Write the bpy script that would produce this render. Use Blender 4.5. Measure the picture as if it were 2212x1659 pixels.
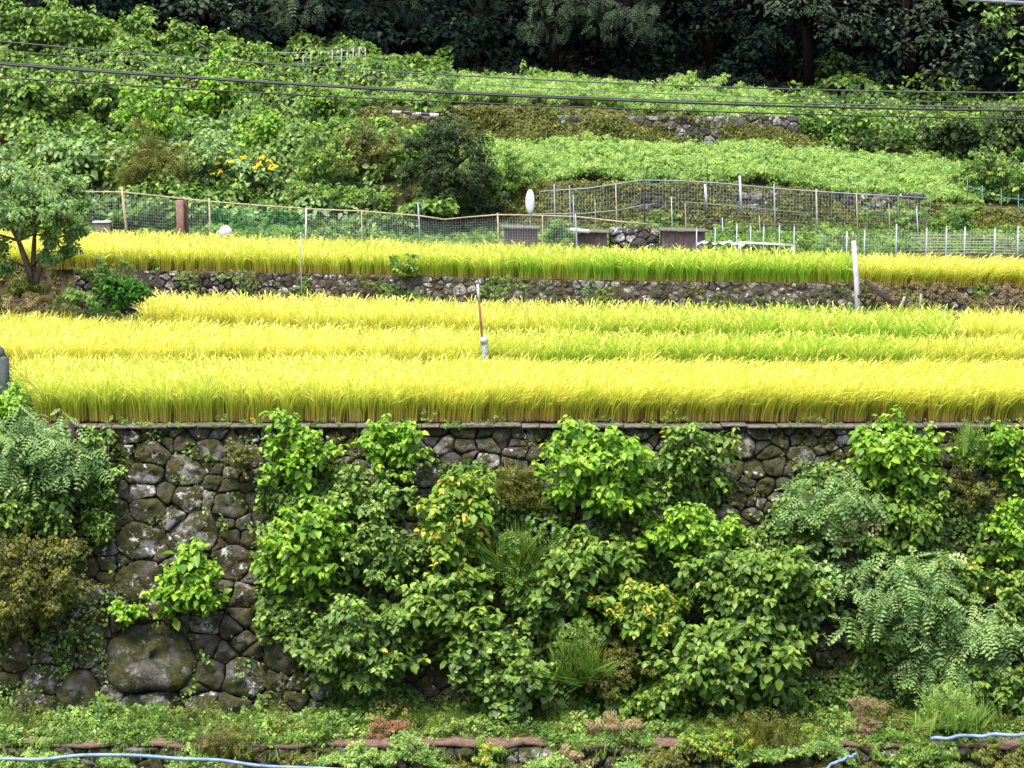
import bpy, math, random
import numpy as np
R = math.radians
rng = np.random.default_rng(7)
random.seed(7)
scene = bpy.context.scene
for o in list(bpy.data.objects): bpy.data.objects.remove(o)
COL = scene.collection

# ------------------------------------------------------------------ camera
W2, H2, F, PITCH, CZ = 1106.0, 829.5, 5000.0, math.atan(679/5000), 16.0
cam_d = bpy.data.cameras.new('camera'); cam = bpy.data.objects.new('camera', cam_d); COL.objects.link(cam)
cam.location = (0, 0, CZ); cam.rotation_euler = (math.pi/2 - PITCH, 0, 0)
cam_d.sensor_width = 36; cam_d.lens = 36*F/2212; cam_d.clip_end = 6000; cam_d.clip_start = .5
scene.camera = cam
# ------------------------------------------------------------------ light (overcast)
SUN_EL, SUN_AZ = R(66), R(215)          # azimuth: compass style, from behind the camera, a little left
world = bpy.data.worlds.new('World'); scene.world = world; world.use_nodes = True
wn = world.node_tree; bg = wn.nodes['Background']
sky = wn.nodes.new('ShaderNodeTexSky'); sky.sky_type = 'NISHITA'; sky.sun_disc = False
sky.sun_elevation = SUN_EL; sky.sun_rotation = SUN_AZ; sky.air_density = 1.0; sky.dust_density = 3.0; sky.ozone_density = .6
wn.links.new(sky.outputs[0], bg.inputs[0]); bg.inputs[1].default_value = .105
sun_d = bpy.data.lights.new('sun', 'SUN'); sun = bpy.data.objects.new('sun', sun_d); COL.objects.link(sun)
sun_d.energy = 1.5; sun_d.angle = R(18); sun_d.color = (1, .96, .88)
from mathutils import Vector
sdir = Vector((math.sin(SUN_AZ)*math.cos(SUN_EL), math.cos(SUN_AZ)*math.cos(SUN_EL), math.sin(SUN_EL)))
sun.rotation_euler = (-sdir).to_track_quat('-Z', 'Y').to_euler()
scene.view_settings.view_transform = 'Standard'; scene.view_settings.look = 'None'
scene.view_settings.exposure = 2.0; scene.view_settings.gamma = 1

# ------------------------------------------------------------------ geometry helpers
def PT(px, py, d):
    """world point at distance d (along Y) on the sight line through a point of the photo (2212 x 1659)"""
    px = np.asarray(px, float); py = np.asarray(py, float); d = np.asarray(d, float)
    u = (px-W2)/F; v = (H2-py)/F
    dy = math.cos(PITCH)+v*math.sin(PITCH); dz = -math.sin(PITCH)+v*math.cos(PITCH)
    t = d/dy
    return np.stack(np.broadcast_arrays(u*t, d, CZ+dz*t), -1)
def X(px, d): return (px-W2)*d/F
def PX(x, y): return x*F/y + W2
def dz_at(py, z):      # depth where sight line py meets height z
    v = (H2-py)/F
    s = (-math.sin(PITCH)+v*math.cos(PITCH))/(math.cos(PITCH)+v*math.sin(PITCH))
    return (z-CZ)/s
class Geo:
    def __init__(s): s.v=[]; s.f={}; s.r=[]; s.c=[]; s.n=0; s.col=False
    def add(s, verts, faces, rnd=None, col=None):
        verts = np.asarray(verts, float).reshape(-1,3); m=len(verts)
        for f in faces:
            f=np.asarray(f,int)
            if f.size: s.f.setdefault(f.shape[1],[]).append(f+s.n)
        s.v.append(verts)
        s.r.append(np.full(m,.5) if rnd is None else np.broadcast_to(np.asarray(rnd,float),(m,)))
        if col is not None: s.c.append(np.asarray(col,float).reshape(-1,3)); s.col=True
        s.n+=m
    def build(s, name, mat, parent=None, smooth=False):
        me=bpy.data.meshes.new(name)
        if s.n:
            v=np.concatenate(s.v); me.vertices.add(len(v)); me.vertices.foreach_set('co', v.astype(np.float32).ravel())
            li=[]; ls=[]; off=0
            for k,fs in s.f.items():
                f=np.concatenate(fs); li.append(f.ravel()); ls.append(off+np.arange(len(f))*k); off+=f.size
            li=np.concatenate(li); ls=np.concatenate(ls)
            me.loops.add(len(li)); me.loops.foreach_set('vertex_index', li.astype(np.int32))
            me.polygons.add(len(ls)); me.polygons.foreach_set('loop_start', ls.astype(np.int32))
            if smooth: me.polygons.foreach_set('use_smooth', np.ones(len(ls),bool))
            a=me.attributes.new('rnd','FLOAT','POINT'); a.data.foreach_set('value', np.concatenate(s.r).astype(np.float32))
            if s.col:
                c=np.concatenate(s.c); c=np.concatenate([c,np.ones((len(c),1))],1)
                a=me.attributes.new('col','FLOAT_COLOR','POINT'); a.data.foreach_set('color', c.astype(np.float32).ravel())
            me.update(calc_edges=True); me.validate()
        if mat: me.materials.append(mat)
        o=bpy.data.objects.new(name, me); COL.objects.link(o)
        if parent: 
            o.parent=parent; o.matrix_parent_inverse=parent.matrix_world.inverted() if False else o.matrix_parent_inverse
            off=Vector(parent['_base']) if '_base' in parent else Vector((0,0,0))
            o.location = -off
        return o
    def tube(s, pts, rad, n=6, rnd=.5):
        pts=np.asarray(pts,float); m=len(pts); rad=np.broadcast_to(np.asarray(rad,float),(m,))
        t=np.gradient(pts,axis=0); t/=np.linalg.norm(t,axis=1)[:,None]+1e-9
        up=np.array([0,0,1.]) if abs(t[0][2])<.9 else np.array([0,1.,0])
        a=np.cross(t,up); a/=np.linalg.norm(a,axis=1)[:,None]+1e-9; b=np.cross(a,t)
        an=np.arange(n)*2*math.pi/n
        v=pts[:,None]+rad[:,None,None]*(a[:,None]*np.cos(an)[None,:,None]+b[:,None]*np.sin(an)[None,:,None])
        i=np.arange(m-1)[:,None]*n+np.arange(n)[None]; j=np.arange(m-1)[:,None]*n+(np.arange(n)[None]+1)%n
        s.add(v.reshape(-1,3),[np.stack([i,j,j+n,i+n],-1).reshape(-1,4), np.arange(n)[None,::-1], (np.arange(n)+(m-1)*n)[None]],rnd)
    def box(s, c, sx, sy, sz, rz=0, ry=0, bev=.0, rnd=.5):
        b=min(sx,sy,sz)*.12 if bev==0 else bev
        hx,hy,hz=sx/2,sy/2,sz/2; vs=[]; 
        # chamfered in plan: octagonal prism with chamfered ends
        ring=[(-hx+b,-hy),(hx-b,-hy),(hx,-hy+b),(hx,hy-b),(hx-b,hy),(-hx+b,hy),(-hx,hy-b),(-hx,-hy+b)]
        lv=[(-hz,1-b/max(hx,hy)),(-hz+b,1),(hz-b,1),(hz,1-b/max(hx,hy))]
        for z,k in lv:
            for x,y in ring: vs.append((x*k,y*k,z))
        v=np.array(vs); 
        cy,sy_=math.cos(ry),math.sin(ry); v=v@np.array([[cy,0,-sy_],[0,1,0],[sy_,0,cy]])
        cz,sz_=math.cos(rz),math.sin(rz); v=v@np.array([[cz,sz_,0],[-sz_,cz,0],[0,0,1]])
        v+=np.asarray(c)
        q=[]; 
        for k in range(3):
            for i in range(8): q.append((k*8+i,k*8+(i+1)%8,k*8+8+(i+1)%8,k*8+8+i))
        s.add(v,[q,[list(range(7,-1,-1))],[list(range(24,32))]],rnd)
def norm(a): return a/(np.linalg.norm(a,axis=-1,keepdims=True)+1e-9)
def scatter(g, tpl, pos, tip, nrm, size, rnd, rj=.06):
    """put a copy of a leaf template at every pos: tip = leaf axis, nrm = leaf face"""
    V,Fs=tpl; pos=np.asarray(pos); N=len(pos)
    if N==0: return
    n=norm(nrm); t=norm(tip-(tip*n).sum(-1,keepdims=True)*n); s=np.cross(t,n)
    size=np.broadcast_to(np.asarray(size,float),(N,))
    M=np.stack([s,t,n],1)*size[:,None,None]
    v=np.einsum('vk,nkj->nvj',V,M)+pos[:,None]
    off=(np.arange(N)*len(V))[:,None,None]
    r=np.broadcast_to(np.asarray(rnd,float),(N,))[:,None]+np.zeros((1,len(V)))
    over=r[:,0]>.965; keep=np.random.RandomState(N%9973).rand(N)<.05; r=np.where((over&~keep)[:,None],.5+.45*((r*7.3)%1),r)
    g.add(v.reshape(-1,3),[(np.asarray(f)[None]+off).reshape(-1,len(f[0])) for f in Fs], np.clip(r.ravel(),0,1))
# leaf templates (x side, y along, z normal)
OV=(np.array([(0,0,0),(-.36,.34,.10),(0,.4,-.02),(.36,.34,.10),(-.24,.72,.03),(.24,.72,.03),(0,1,-.16)]),[[(0,2,1),(0,3,2)],[(1,2,6,4),(2,3,5,6)]])
QD=(np.array([(0,0,0),(-.3,.45,.06),(0,1,-.1),(.3,.45,.06)]),[[(0,3,1),(1,3,2)]])
HT=(np.array([(0,0,0),(-.5,.15,.06),(0,.25,-.03),(.5,.15,.06),(-.42,.6,.03),(.42,.6,.03),(0,1,-.12)]),[[(0,2,1),(0,3,2)],[(1,2,6,4),(2,3,5,6)]])
def mk_frond(k=8, w=.13, L=.3):
    V=[];T=[]
    for i in range(k):
        y=.15+.8*i/(k-1); z=-.25*y*y; l=L*(1-.45*abs(2*i/(k-1)-.9))
        for sx in (-1,1):
            b=len(V); a=.35
            V+= [(0,y,z),(sx*l*.5,y+l*a*.5+w*.4,z+.03),(sx*l,y+l*a,z-.06),(sx*l*.5,y+l*a*.5-w*.4,z+.01)]
            T+= [(b,b+1,b+3),(b+1,b+2,b+3)]
    b=len(V); V+=[(-.008,0,0),(.008,0,0),(.006,1,-.25),(-.006,1,-.25)]; T+=[(b,b+1,b+2),(b,b+2,b+3)]
    return np.array(V),[T]
FR=mk_frond(); FR5=mk_frond(5,.2,.36); CON=mk_frond(6,.09,.34)
def mk_sprig(n=6, wide=.3):       # a twig tip carrying several leaves
    V=[];T=[]; r=random.Random(3)
    for i in range(n):
        a=i*2.4; rr=.22+.12*i/n; c=np.array([math.cos(a)*.1, .12*i, math.sin(a)*.06])
        d=norm(np.array([math.cos(a),.55,-.25+.3*math.sin(a)])); s=norm(np.cross(d,np.array([0,0,1.])))
        L=.62-.05*i; b=len(V)
        V+=[c, c+d*L*.45+s*L*wide+np.array([0,0,.04]), c+d*L-np.array([0,0,.08]), c+d*L*.45-s*L*wide+np.array([0,0,.04])]
        T+=[(b,b+3,b+1),(b+1,b+3,b+2)]
    return np.array(V),[T]
SP=mk_sprig(); SPN=mk_sprig(7,.17)
def mk_tuft(n=16, spread=.22):
    V=[];Q=[]; r=random.Random(5)
    for i in range(n):
        a=r.uniform(0,6.28); s=r.uniform(.05,spread); L=r.uniform(.5,1); w=.013
        dx,dy=math.cos(a),math.sin(a); px_,py_=-dy*w,dx*w; b=len(V)
        for k,(t,ww) in enumerate([(0,1),(.5,.9),(.85,.5),(1,.1)]):
            h=L*(t-.18*t**3); o=s*t**2+.04
            V+=[(dx*o+px_*ww,h,dy*o+py_*ww),(dx*o-px_*ww,h,dy*o-py_*ww)]
        for k in range(3): Q.append((b+2*k,b+2*k+1,b+2*k+3,b+2*k+2))
    return np.array(V),[Q]
TF=mk_tuft(); TFN=mk_tuft(7,.13)
def blob(pos, c, fs=1.0):        # cheap smooth value noise
    p=np.asarray(pos)*c; o=np.zeros(len(p))
    for k,(a,b,cc,ph) in enumerate([(1,.7,.4,0),(-.6,1.1,.8,1.7),(.5,-.9,1.3,4.1),(1.7,.4,-.7,2.2),(-1.3,-1.6,.9,5.3),(2.3,1.9,2.1,.6)]):
        o+=np.sin(p[:,0]*a*1.3+p[:,1]*b*1.1+p[:,2]*cc*1.7+ph+1.3*np.sin(p[:,0]*b*.7-p[:,2]*a*.9+k))/(1+.25*k)
    return o/3.2

# ------------------------------------------------------------------ materials
def M_new(name):
    m=bpy.data.materials.new(name); m.use_nodes=True; nt=m.node_tree; return m,nt,nt.nodes['Principled BSDF']
def ramp(nt, stops, fac, interp='LINEAR'):
    r=nt.nodes.new('ShaderNodeValToRGB'); r.color_ramp.interpolation=interp; e=r.color_ramp.elements
    while len(e)<len(stops): e.new(.5)
    for i,(p,c) in enumerate(stops): e[i].position=p; e[i].color=(*c,1)
    nt.links.new(fac,r.inputs[0]); return r.outputs[0]
def noise(nt, sc, det=4, rough=.6, geo=True):
    t=nt.nodes.new('ShaderNodeNewGeometry') if geo else None
    n=nt.nodes.new('ShaderNodeTexNoise'); n.inputs['Scale'].default_value=sc; n.inputs['Detail'].default_value=det; n.inputs['Roughness'].default_value=rough
    nt.links.new(t.outputs['Position'],n.inputs['Vector']); return n.outputs[0]
def mix(nt, f, a, b, mode='MIX'):
    x=nt.nodes.new('ShaderNodeMix'); x.data_type='RGBA'; x.blend_type=mode
    for s,v in ((x.inputs[0],f),(x.inputs[6],a),(x.inputs[7],b)):
        if hasattr(v,'is_output'): nt.links.new(v,s)
        elif isinstance(v,tuple): s.default_value=(*v,1)
        else: s.default_value=v
    return x.outputs[2]
def attr(nt,n,o='Fac'):
    a=nt.nodes.new('ShaderNodeAttribute'); a.attribute_name=n; return a.outputs[o]
def leafmat(name, stops, rough=.45, trans=.3, spec=.5, interp='LINEAR'):
    m,nt,p=M_new(name)
    c=ramp(nt,stops,attr(nt,'rnd'),interp)
    if name.split('_')[0] in ('kudzu','mid','bright','dark','olive','bush'): c=mix(nt,1.0,c,(1.22,1.06,.72),'MULTIPLY')
    elif name.split('_')[0]=='pale': c=mix(nt,1.0,c,(1.1,1.03,.82),'MULTIPLY')
    spec*=.6
    c2=mix(nt,.35,c,ramp(nt,[(.3,(.55,.6,.5)),(.7,(1.4,1.3,1.2))],noise(nt,1.2,3)),'MULTIPLY')
    nt.links.new(c2,p.inputs['Base Color']); p.inputs['Roughness'].default_value=rough; p.inputs['Specular IOR Level'].default_value=spec
    t=nt.nodes.new('ShaderNodeBsdfTranslucent'); c3=mix(nt,1.0,c2,(1.3,1.5,.6),'MULTIPLY'); nt.links.new(c3,t.inputs[0])
    ms=nt.nodes.new('ShaderNodeMixShader'); ms.inputs[0].default_value=trans
    nt.links.new(p.outputs[0],ms.inputs[1]); nt.links.new(t.outputs[0],ms.inputs[2]); nt.links.new(ms.outputs[0],nt.nodes['Material Output'].inputs[0])
    return m
Y1=(.55,.38,.05)
LM={
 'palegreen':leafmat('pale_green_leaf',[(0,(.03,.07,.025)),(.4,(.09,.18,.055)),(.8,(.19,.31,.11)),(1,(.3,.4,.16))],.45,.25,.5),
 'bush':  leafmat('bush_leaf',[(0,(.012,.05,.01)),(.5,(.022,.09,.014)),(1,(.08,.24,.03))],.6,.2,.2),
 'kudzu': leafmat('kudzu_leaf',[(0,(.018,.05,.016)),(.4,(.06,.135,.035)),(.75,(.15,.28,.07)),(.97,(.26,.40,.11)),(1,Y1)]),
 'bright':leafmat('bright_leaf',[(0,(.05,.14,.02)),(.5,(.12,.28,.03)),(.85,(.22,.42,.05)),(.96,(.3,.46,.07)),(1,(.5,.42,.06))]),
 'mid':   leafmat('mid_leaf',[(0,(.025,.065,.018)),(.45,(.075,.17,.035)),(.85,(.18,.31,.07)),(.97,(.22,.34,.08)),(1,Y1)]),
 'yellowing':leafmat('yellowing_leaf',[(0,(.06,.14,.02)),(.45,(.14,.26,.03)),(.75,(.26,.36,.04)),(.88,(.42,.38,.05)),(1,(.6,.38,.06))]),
 'pale':  leafmat('pale_leaf',[(0,(.05,.12,.04)),(.4,(.12,.23,.08)),(.85,(.24,.37,.16)),(1,(.36,.47,.25))],.42,.25,.5),
 'lime':  leafmat('lime_weed',[(0,(.08,.17,.035)),(.4,(.19,.32,.065)),(.75,(.32,.45,.10)),(1,(.45,.5,.18))]),
 'olive': leafmat('olive_leaf',[(0,(.04,.055,.015)),(.5,(.085,.11,.025)),(.85,(.16,.19,.04)),(1,(.26,.26,.07))]),
 'dark':  leafmat('dark_leaf',[(0,(.010,.022,.012)),(.6,(.024,.045,.022)),(.9,(.05,.085,.038)),(1,(.08,.12,.05))],.6,.15,.15),
 'forest':leafmat('forest_shade_leaf',[(0,(.003,.006,.006)),(.6,(.007,.013,.010)),(.9,(.016,.028,.017)),(1,(.045,.07,.035))],.9,.05,.03),  # near-black tones paint the deep forest shade into the leaf colour
 'greygreen':leafmat('grey_green_leaf',[(0,(.016,.026,.017)),(.6,(.038,.055,.033)),(.9,(.075,.10,.058)),(1,(.13,.17,.10))],.8,.08,.08),
 'dry':   leafmat('dry_plant',[(0,(.12,.075,.04)),(.5,(.25,.18,.10)),(.8,(.36,.28,.16)),(1,(.2,.26,.08))],.7,.2,.2),
 'rust':  leafmat('rust_plant',[(0,(.14,.055,.03)),(.5,(.24,.11,.06)),(1,(.3,.2,.1))],.7,.2,.2),
 'cream': leafmat('cream_bloom',[(0,(.3,.34,.12)),(.5,(.6,.55,.28)),(1,(.75,.68,.4))],.6,.2,.2),
 'yellowflower': leafmat('yellow_petal',[(0,(.7,.4,.02)),(1,(.9,.68,.05))],.6,.2,.2),
 'white': leafmat('white_petal',[(0,(.6,.6,.55)),(1,(.8,.8,.76))],.6,.2,.2),
}
def plain(name, col, rough=.7, var=.25, sc=3, metal=0, spec=.4):
    m,nt,p=M_new(name); c=mix(nt,var,col,ramp(nt,[(.3,(.25,.22,.18)),(.7,(1.5,1.5,1.5))],noise(nt,sc,5)),'MULTIPLY')
    nt.links.new(c,p.inputs['Base Color']); p.inputs['Roughness'].default_value=rough; p.inputs['Metallic'].default_value=metal; p.inputs['Specular IOR Level'].default_value=spec
    return m
MT={
 'shadebark': plain('forest_shade_bark',(.008,.007,.006),.95,.5,9,spec=.02),  # bark colour darkened to paint in the shade under the trees
 'soil': plain('dark_soil',(.03,.022,.015),.95,.6,1.5), 'bark': plain('bark',(.09,.065,.045),.9,.7,9), 'stem': plain('green_stem',(.16,.15,.07),.8,.4,6),
 'cable': plain('cable_black',(.015,.015,.015),.5,.2,2), 'cablegrey': plain('cable_grey',(.06,.06,.065),.6,.2,2),
 'white': plain('white_paint',(.5,.5,.52),.6,.3,5), 'bamboo': plain('weathered_bamboo',(.34,.28,.2),.8,.5,6),
 'rust': plain('rusty_steel',(.2,.075,.05),.85,.6,12), 'wood': plain('reddish_wood',(.22,.12,.095),.8,.5,7), 'darkwood': plain('dark_wood',(.06,.035,.03),.85,.5,7),
 'steel': plain('grey_steel',(.22,.25,.27),.6,.4,5), 'teal': plain('teal_pole',(.08,.2,.18),.6,.3,5), 'netgrey': plain('net_grey',(.36,.41,.44),.6,.2,3),
 'netgreen': plain('net_green',(.05,.32,.22),.6,.1,3), 'hose': plain('blue_hose',(.18,.27,.40),.5,.7,3,spec=.4), 'concrete': plain('concrete',(.13,.115,.095),.95,.9,9),
 'shed': plain('brown_board',(.15,.105,.095),.9,.5,6), 'greystone': plain('pillar_stone',(.08,.10,.09),.8,.6,5), 'oldpost': plain('old_post',(.3,.27,.2),.8,.5,8),
 'redsoil': plain('red_soil',(.15,.095,.07),.95,.8,7), 'closure': plain('closure_black',(.02,.02,.022),.4,.1,3),
}
def ground_mat():
    m,nt,p=M_new('ground'); c=ramp(nt,[(.3,(.035,.026,.016)),(.5,(.075,.055,.03)),(.62,(.05,.065,.02)),(.8,(.09,.10,.035))],noise(nt,1.1,6))
    nt.links.new(c,p.inputs['Base Color']); p.inputs['Roughness'].default_value=1; p.inputs['Specular IOR Level'].default_value=.1
    return m
def stone_mat(name, lichen=.6, moss=.5, dark=1.0, sc=1.0):
    m,nt,p=M_new(name)
    base=ramp(nt,[(0,(.045*dark,.038*dark,.034*dark)),(.35,(.09*dark,.086*dark,.078*dark)),(.55,(.085*dark,.065*dark,.06*dark)),(.8,(.15*dark,.15*dark,.148*dark)),(1,(.24*dark,.22*dark,.2*dark))],attr(nt,'rnd'))
    b2=mix(nt,.7,base,ramp(nt,[(.3,(.45,.45,.45)),(.7,(1.5,1.45,1.4))],noise(nt,7*sc,8,.7)),'MULTIPLY')
    mo=ramp(nt,[(.62-.22*moss,(0,0,0)),(.70-.2*moss,(1,1,1))],noise(nt,2.0*sc,8,.75))
    mc=ramp(nt,[(.3,(.018,.022,.008)),(.55,(.05,.052,.014)),(.75,(.11,.085,.018))],noise(nt,5*sc,5))
    b3=mix(nt,mo,b2,mc)
    li=ramp(nt,[(.70-.11*lichen,(0,0,0)),(.75-.11*lichen,(1,1,1))],noise(nt,3.8*sc,9,.75))
    lr=ramp(nt,[(.3,(0,0,0)),(.5,(1,1,1))],attr(nt,'rnd'))
    lm=mix(nt,1.0,li,lr,'MULTIPLY')
    lc=ramp(nt,[(.35,(.36,.36,.33)),(.6,(.72,.68,.66))],noise(nt,9*sc,4))
    b4=mix(nt,lm,b3,lc)
    nt.links.new(b4,p.inputs['Base Color']); p.inputs['Roughness'].default_value=.9; p.inputs['Specular IOR Level'].default_value=.25
    bp=nt.nodes.new('ShaderNodeBump'); bp.inputs['Strength'].default_value=1; bp.inputs['Distance'].default_value=.09
    nt.links.new(noise(nt,9*sc,8,.7),bp.inputs['Height']); nt.links.new(bp.outputs[0],p.inputs['Normal'])
    return m
MT['ground']=ground_mat(); MT['stone']=stone_mat('dry_stone',1.15,.95,1.1); MT['stone2']=stone_mat('terrace_stone',1.35,.55,1.15,2.0)
def rice_mat():
    m,nt,p=M_new('rice'); c=attr(nt,'col','Color'); nt.links.new(c,p.inputs['Base Color']); p.inputs['Roughness'].default_value=.5; p.inputs['Specular IOR Level'].default_value=.3
    t=nt.nodes.new('ShaderNodeBsdfTranslucent'); nt.links.new(c,t.inputs[0]); ms=nt.nodes.new('ShaderNodeMixShader'); ms.inputs[0].default_value=.35
    nt.links.new(p.outputs[0],ms.inputs[1]); nt.links.new(t.outputs[0],ms.inputs[2]); nt.links.new(ms.outputs[0],nt.nodes['Material Output'].inputs[0]); return m
MT['rice']=rice_mat()

# ------------------------------------------------------------------ object helpers
def tag(o, label, cat, group=None, kind=None):
    if label: o['label']=label
    if cat: o['category']=cat
    if group: o['group']=group
    if kind: o['kind']=kind
    return o
PARTS=[]
def thing(name, label, cat, loc, group=None):
    o=bpy.data.objects.new(name,None); COL.objects.link(o); o.location=loc; o['_base']=[float(v) for v in loc]; o.empty_display_size=.2
    PARTS.append(o); return tag(o,label,cat,group)

# ------------------------------------------------------------------ terrain
Z1,Z2,Z3,Z4=8.35,8.66,8.97,10.35
ZP=2.15
def ip(px,pts): 
    a=np.array(pts,float); return np.interp(px,a[:,0],a[:,1])
def d_f3b(px): return ip(px,[(-400,66),(230,65.3),(1300,61.9),(2212,60.3),(2700,59.6)])   # foot of second wall
def d_f4f(px): return d_f3b(px)+.35
def d_f4b(px): return ip(px,[(-400,73.5),(180,72.5),(500,70.4),(900,67.8),(1200,66.2),(1700,64.5),(2212,63.6),(2700,63)])
def d_f2b(px): return ip(px,[(-400,62.6),(0,62.4),(300,60.8),(1000,58.5),(1400,57.9),(2060,56.8),(2212,56.6),(2700,56)])
ROWS=[]
pxs=np.array([-1400,-700,-300,0,200,400,600,750,850,1000,1200,1400,1600,1700,1850,1950,2050,2212,2500,2900,3600],float)
def row(df,zf):
    d=np.array([df(p) for p in pxs]); z=np.array([zf(p) for p in pxs]); x=(pxs-W2)*d/F
    ROWS.append((x,d,z))
C=lambda v:(lambda p:v)
LS=lambda l,r:(lambda p:float(ip(p,[(700,l),(900,r)])))     # left slope value / right terraces value
row(C(-60),C(14.2)); row(C(3),C(14.2)); row(C(24),C(.6)); row(C(43),C(-.6)); row(C(46.55),C(-.5)); row(C(46.7),C(ZP)); row(C(48.35),C(ZP))
row(C(48.9),C(ZP+.01)); row(C(50.45),C(Z1-.02)); row(C(55.15),C(Z1)); row(C(55.3),C(Z2)); row(lambda p:float(d_f2b(p)),C(Z2)); row(lambda p:float(d_f2b(p))+.15,C(Z3))
row(lambda p:float(d_f3b(p))+.35,C(Z3)); row(lambda p:float(d_f4f(p))+.3,C(Z4)); row(lambda p:float(d_f4b(p))+.2,C(Z4)); row(C(75.5),lambda p:float(ip(p,[(700,10.9),(900,10.4)])))
tb=lambda p:float(ip(p,[(900,12.25),(1600,12.2),(1950,11.6),(2212,11.2)])) if p>800 else 12.1
row(C(77.1),lambda p:11.3 if p<800 else 10.6); row(C(77.7),tb); 
row(C(85.7),lambda p:tb(p)+(1.9 if p<800 else .75)); row(C(86.3),lambda p: 14.4 if p<800 else float(ip(p,[(850,14.6),(1200,14.65),(1650,14.0),(1800,13.0),(2212,12.6)])))
row(C(96),lambda p:float(ip(p,[(0,17.0),(300,16.9),(700,15.6),(1200,15.2),(1700,14.6),(2212,14.2)])))
row(C(104),lambda p:float(ip(p,[(0,19),(700,17.2),(2212,16)]))); row(C(125),C(30)); row(C(200),C(72)); row(C(420),C(120)); row(C(3500),C(130))
XC=np.concatenate([[-3000,-900,-300,-120,-60],np.arange(-32,33,1.0),[60,120,300,900,3000]])
ROWY=np.array([np.interp(XC,r[0],r[1]) for r in ROWS]); ROWZ=np.array([np.interp(XC,r[0],r[2]) for r in ROWS])
def hz(x,y):
    x=np.atleast_1d(np.asarray(x,float)); y=np.atleast_1d(np.asarray(y,float)); out=np.zeros(len(x))
    i=np.clip(np.searchsorted(XC,x)-1,0,len(XC)-2); w=((x-XC[i])/(XC[i+1]-XC[i]))[None]
    ry=ROWY[:,i]*(1-w)+ROWY[:,i+1]*w; rz=ROWZ[:,i]*(1-w)+ROWZ[:,i+1]*w
    for k in range(len(ROWY)-1):
        m=(y>=ry[k])&(y<ry[k+1]); t=(y-ry[k])/(ry[k+1]-ry[k]+1e-9); out=np.where(m,rz[k]*(1-t)+rz[k+1]*t,out)
    return out
def hit(px,py,d0=62.,d1=125.):
    d=np.linspace(d0,d1,260); p=PT(px,py,d); h=hz(p[:,0],p[:,1]); k=np.argmax(h>=p[:,2]); return float(d[k]) if h[k]>=p[k,2] else d1
g=Geo()
nr,nc=ROWY.shape
v=np.stack([np.broadcast_to(XC,(nr,nc)),ROWY,ROWZ],-1).reshape(-1,3)
ii=(np.arange(nr-1)[:,None]*nc+np.arange(nc-1)[None]).ravel()
g.add(v,[np.stack([ii,ii+1,ii+nc+1,ii+nc],-1)])
tag(g.build('ground',MT['ground']),'brown earth of the terraced hillside under crops and weeds','ground',kind='structure')

# ------------------------------------------------------------------ dry stone walls
def wall_y(z): return 50.1-(8.3-z)*(1.75/6.3)
def wallpt(px,py):
    d=49.5
    for _ in range(6):
        p=PT(px,py,d); d=float(wall_y(p[2]))
    return PT(px,py,d)
def clip_poly(poly,a,b):       # keep points with a.x <= b
    out=[]; n=len(poly)
    for i in range(n):
        p=poly[i]; q=poly[(i+1)%n]; dp=a[0]*p[0]+a[1]*p[1]-b; dq=a[0]*q[0]+a[1]*q[1]-b
        if dp<=0: out.append(p)
        if dp*dq<0:
            t=dp/(dp-dq); out.append((p[0]+(q[0]-p[0])*t,p[1]+(q[1]-p[1])*t))
    return out
def power_cells(S,wt,box,reach):
    cells=[]
    for i in range(len(S)):
        x,z=S[i]; poly=[(max(box[0],x-reach),box[2]),(min(box[1],x+reach),box[2]),(min(box[1],x+reach),box[3]),(max(box[0],x-reach),box[3])]
        poly=[(px_,max(min(pz,z+reach),z-reach)) for px_,pz in poly]
        d=S-S[i]; r2=(d**2).sum(1); idx=np.argsort(r2)[1:26]
        for j in idx:
            if r2[j]>(2*reach)**2: break
            a=d[j]; b=(S[j]@S[j]-S[i]@S[i]+wt[i]-wt[j])/2
            poly=clip_poly(poly,a,b)
            if len(poly)<3: break
        cells.append(poly if len(poly)>=3 else None)
    return cells
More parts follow.
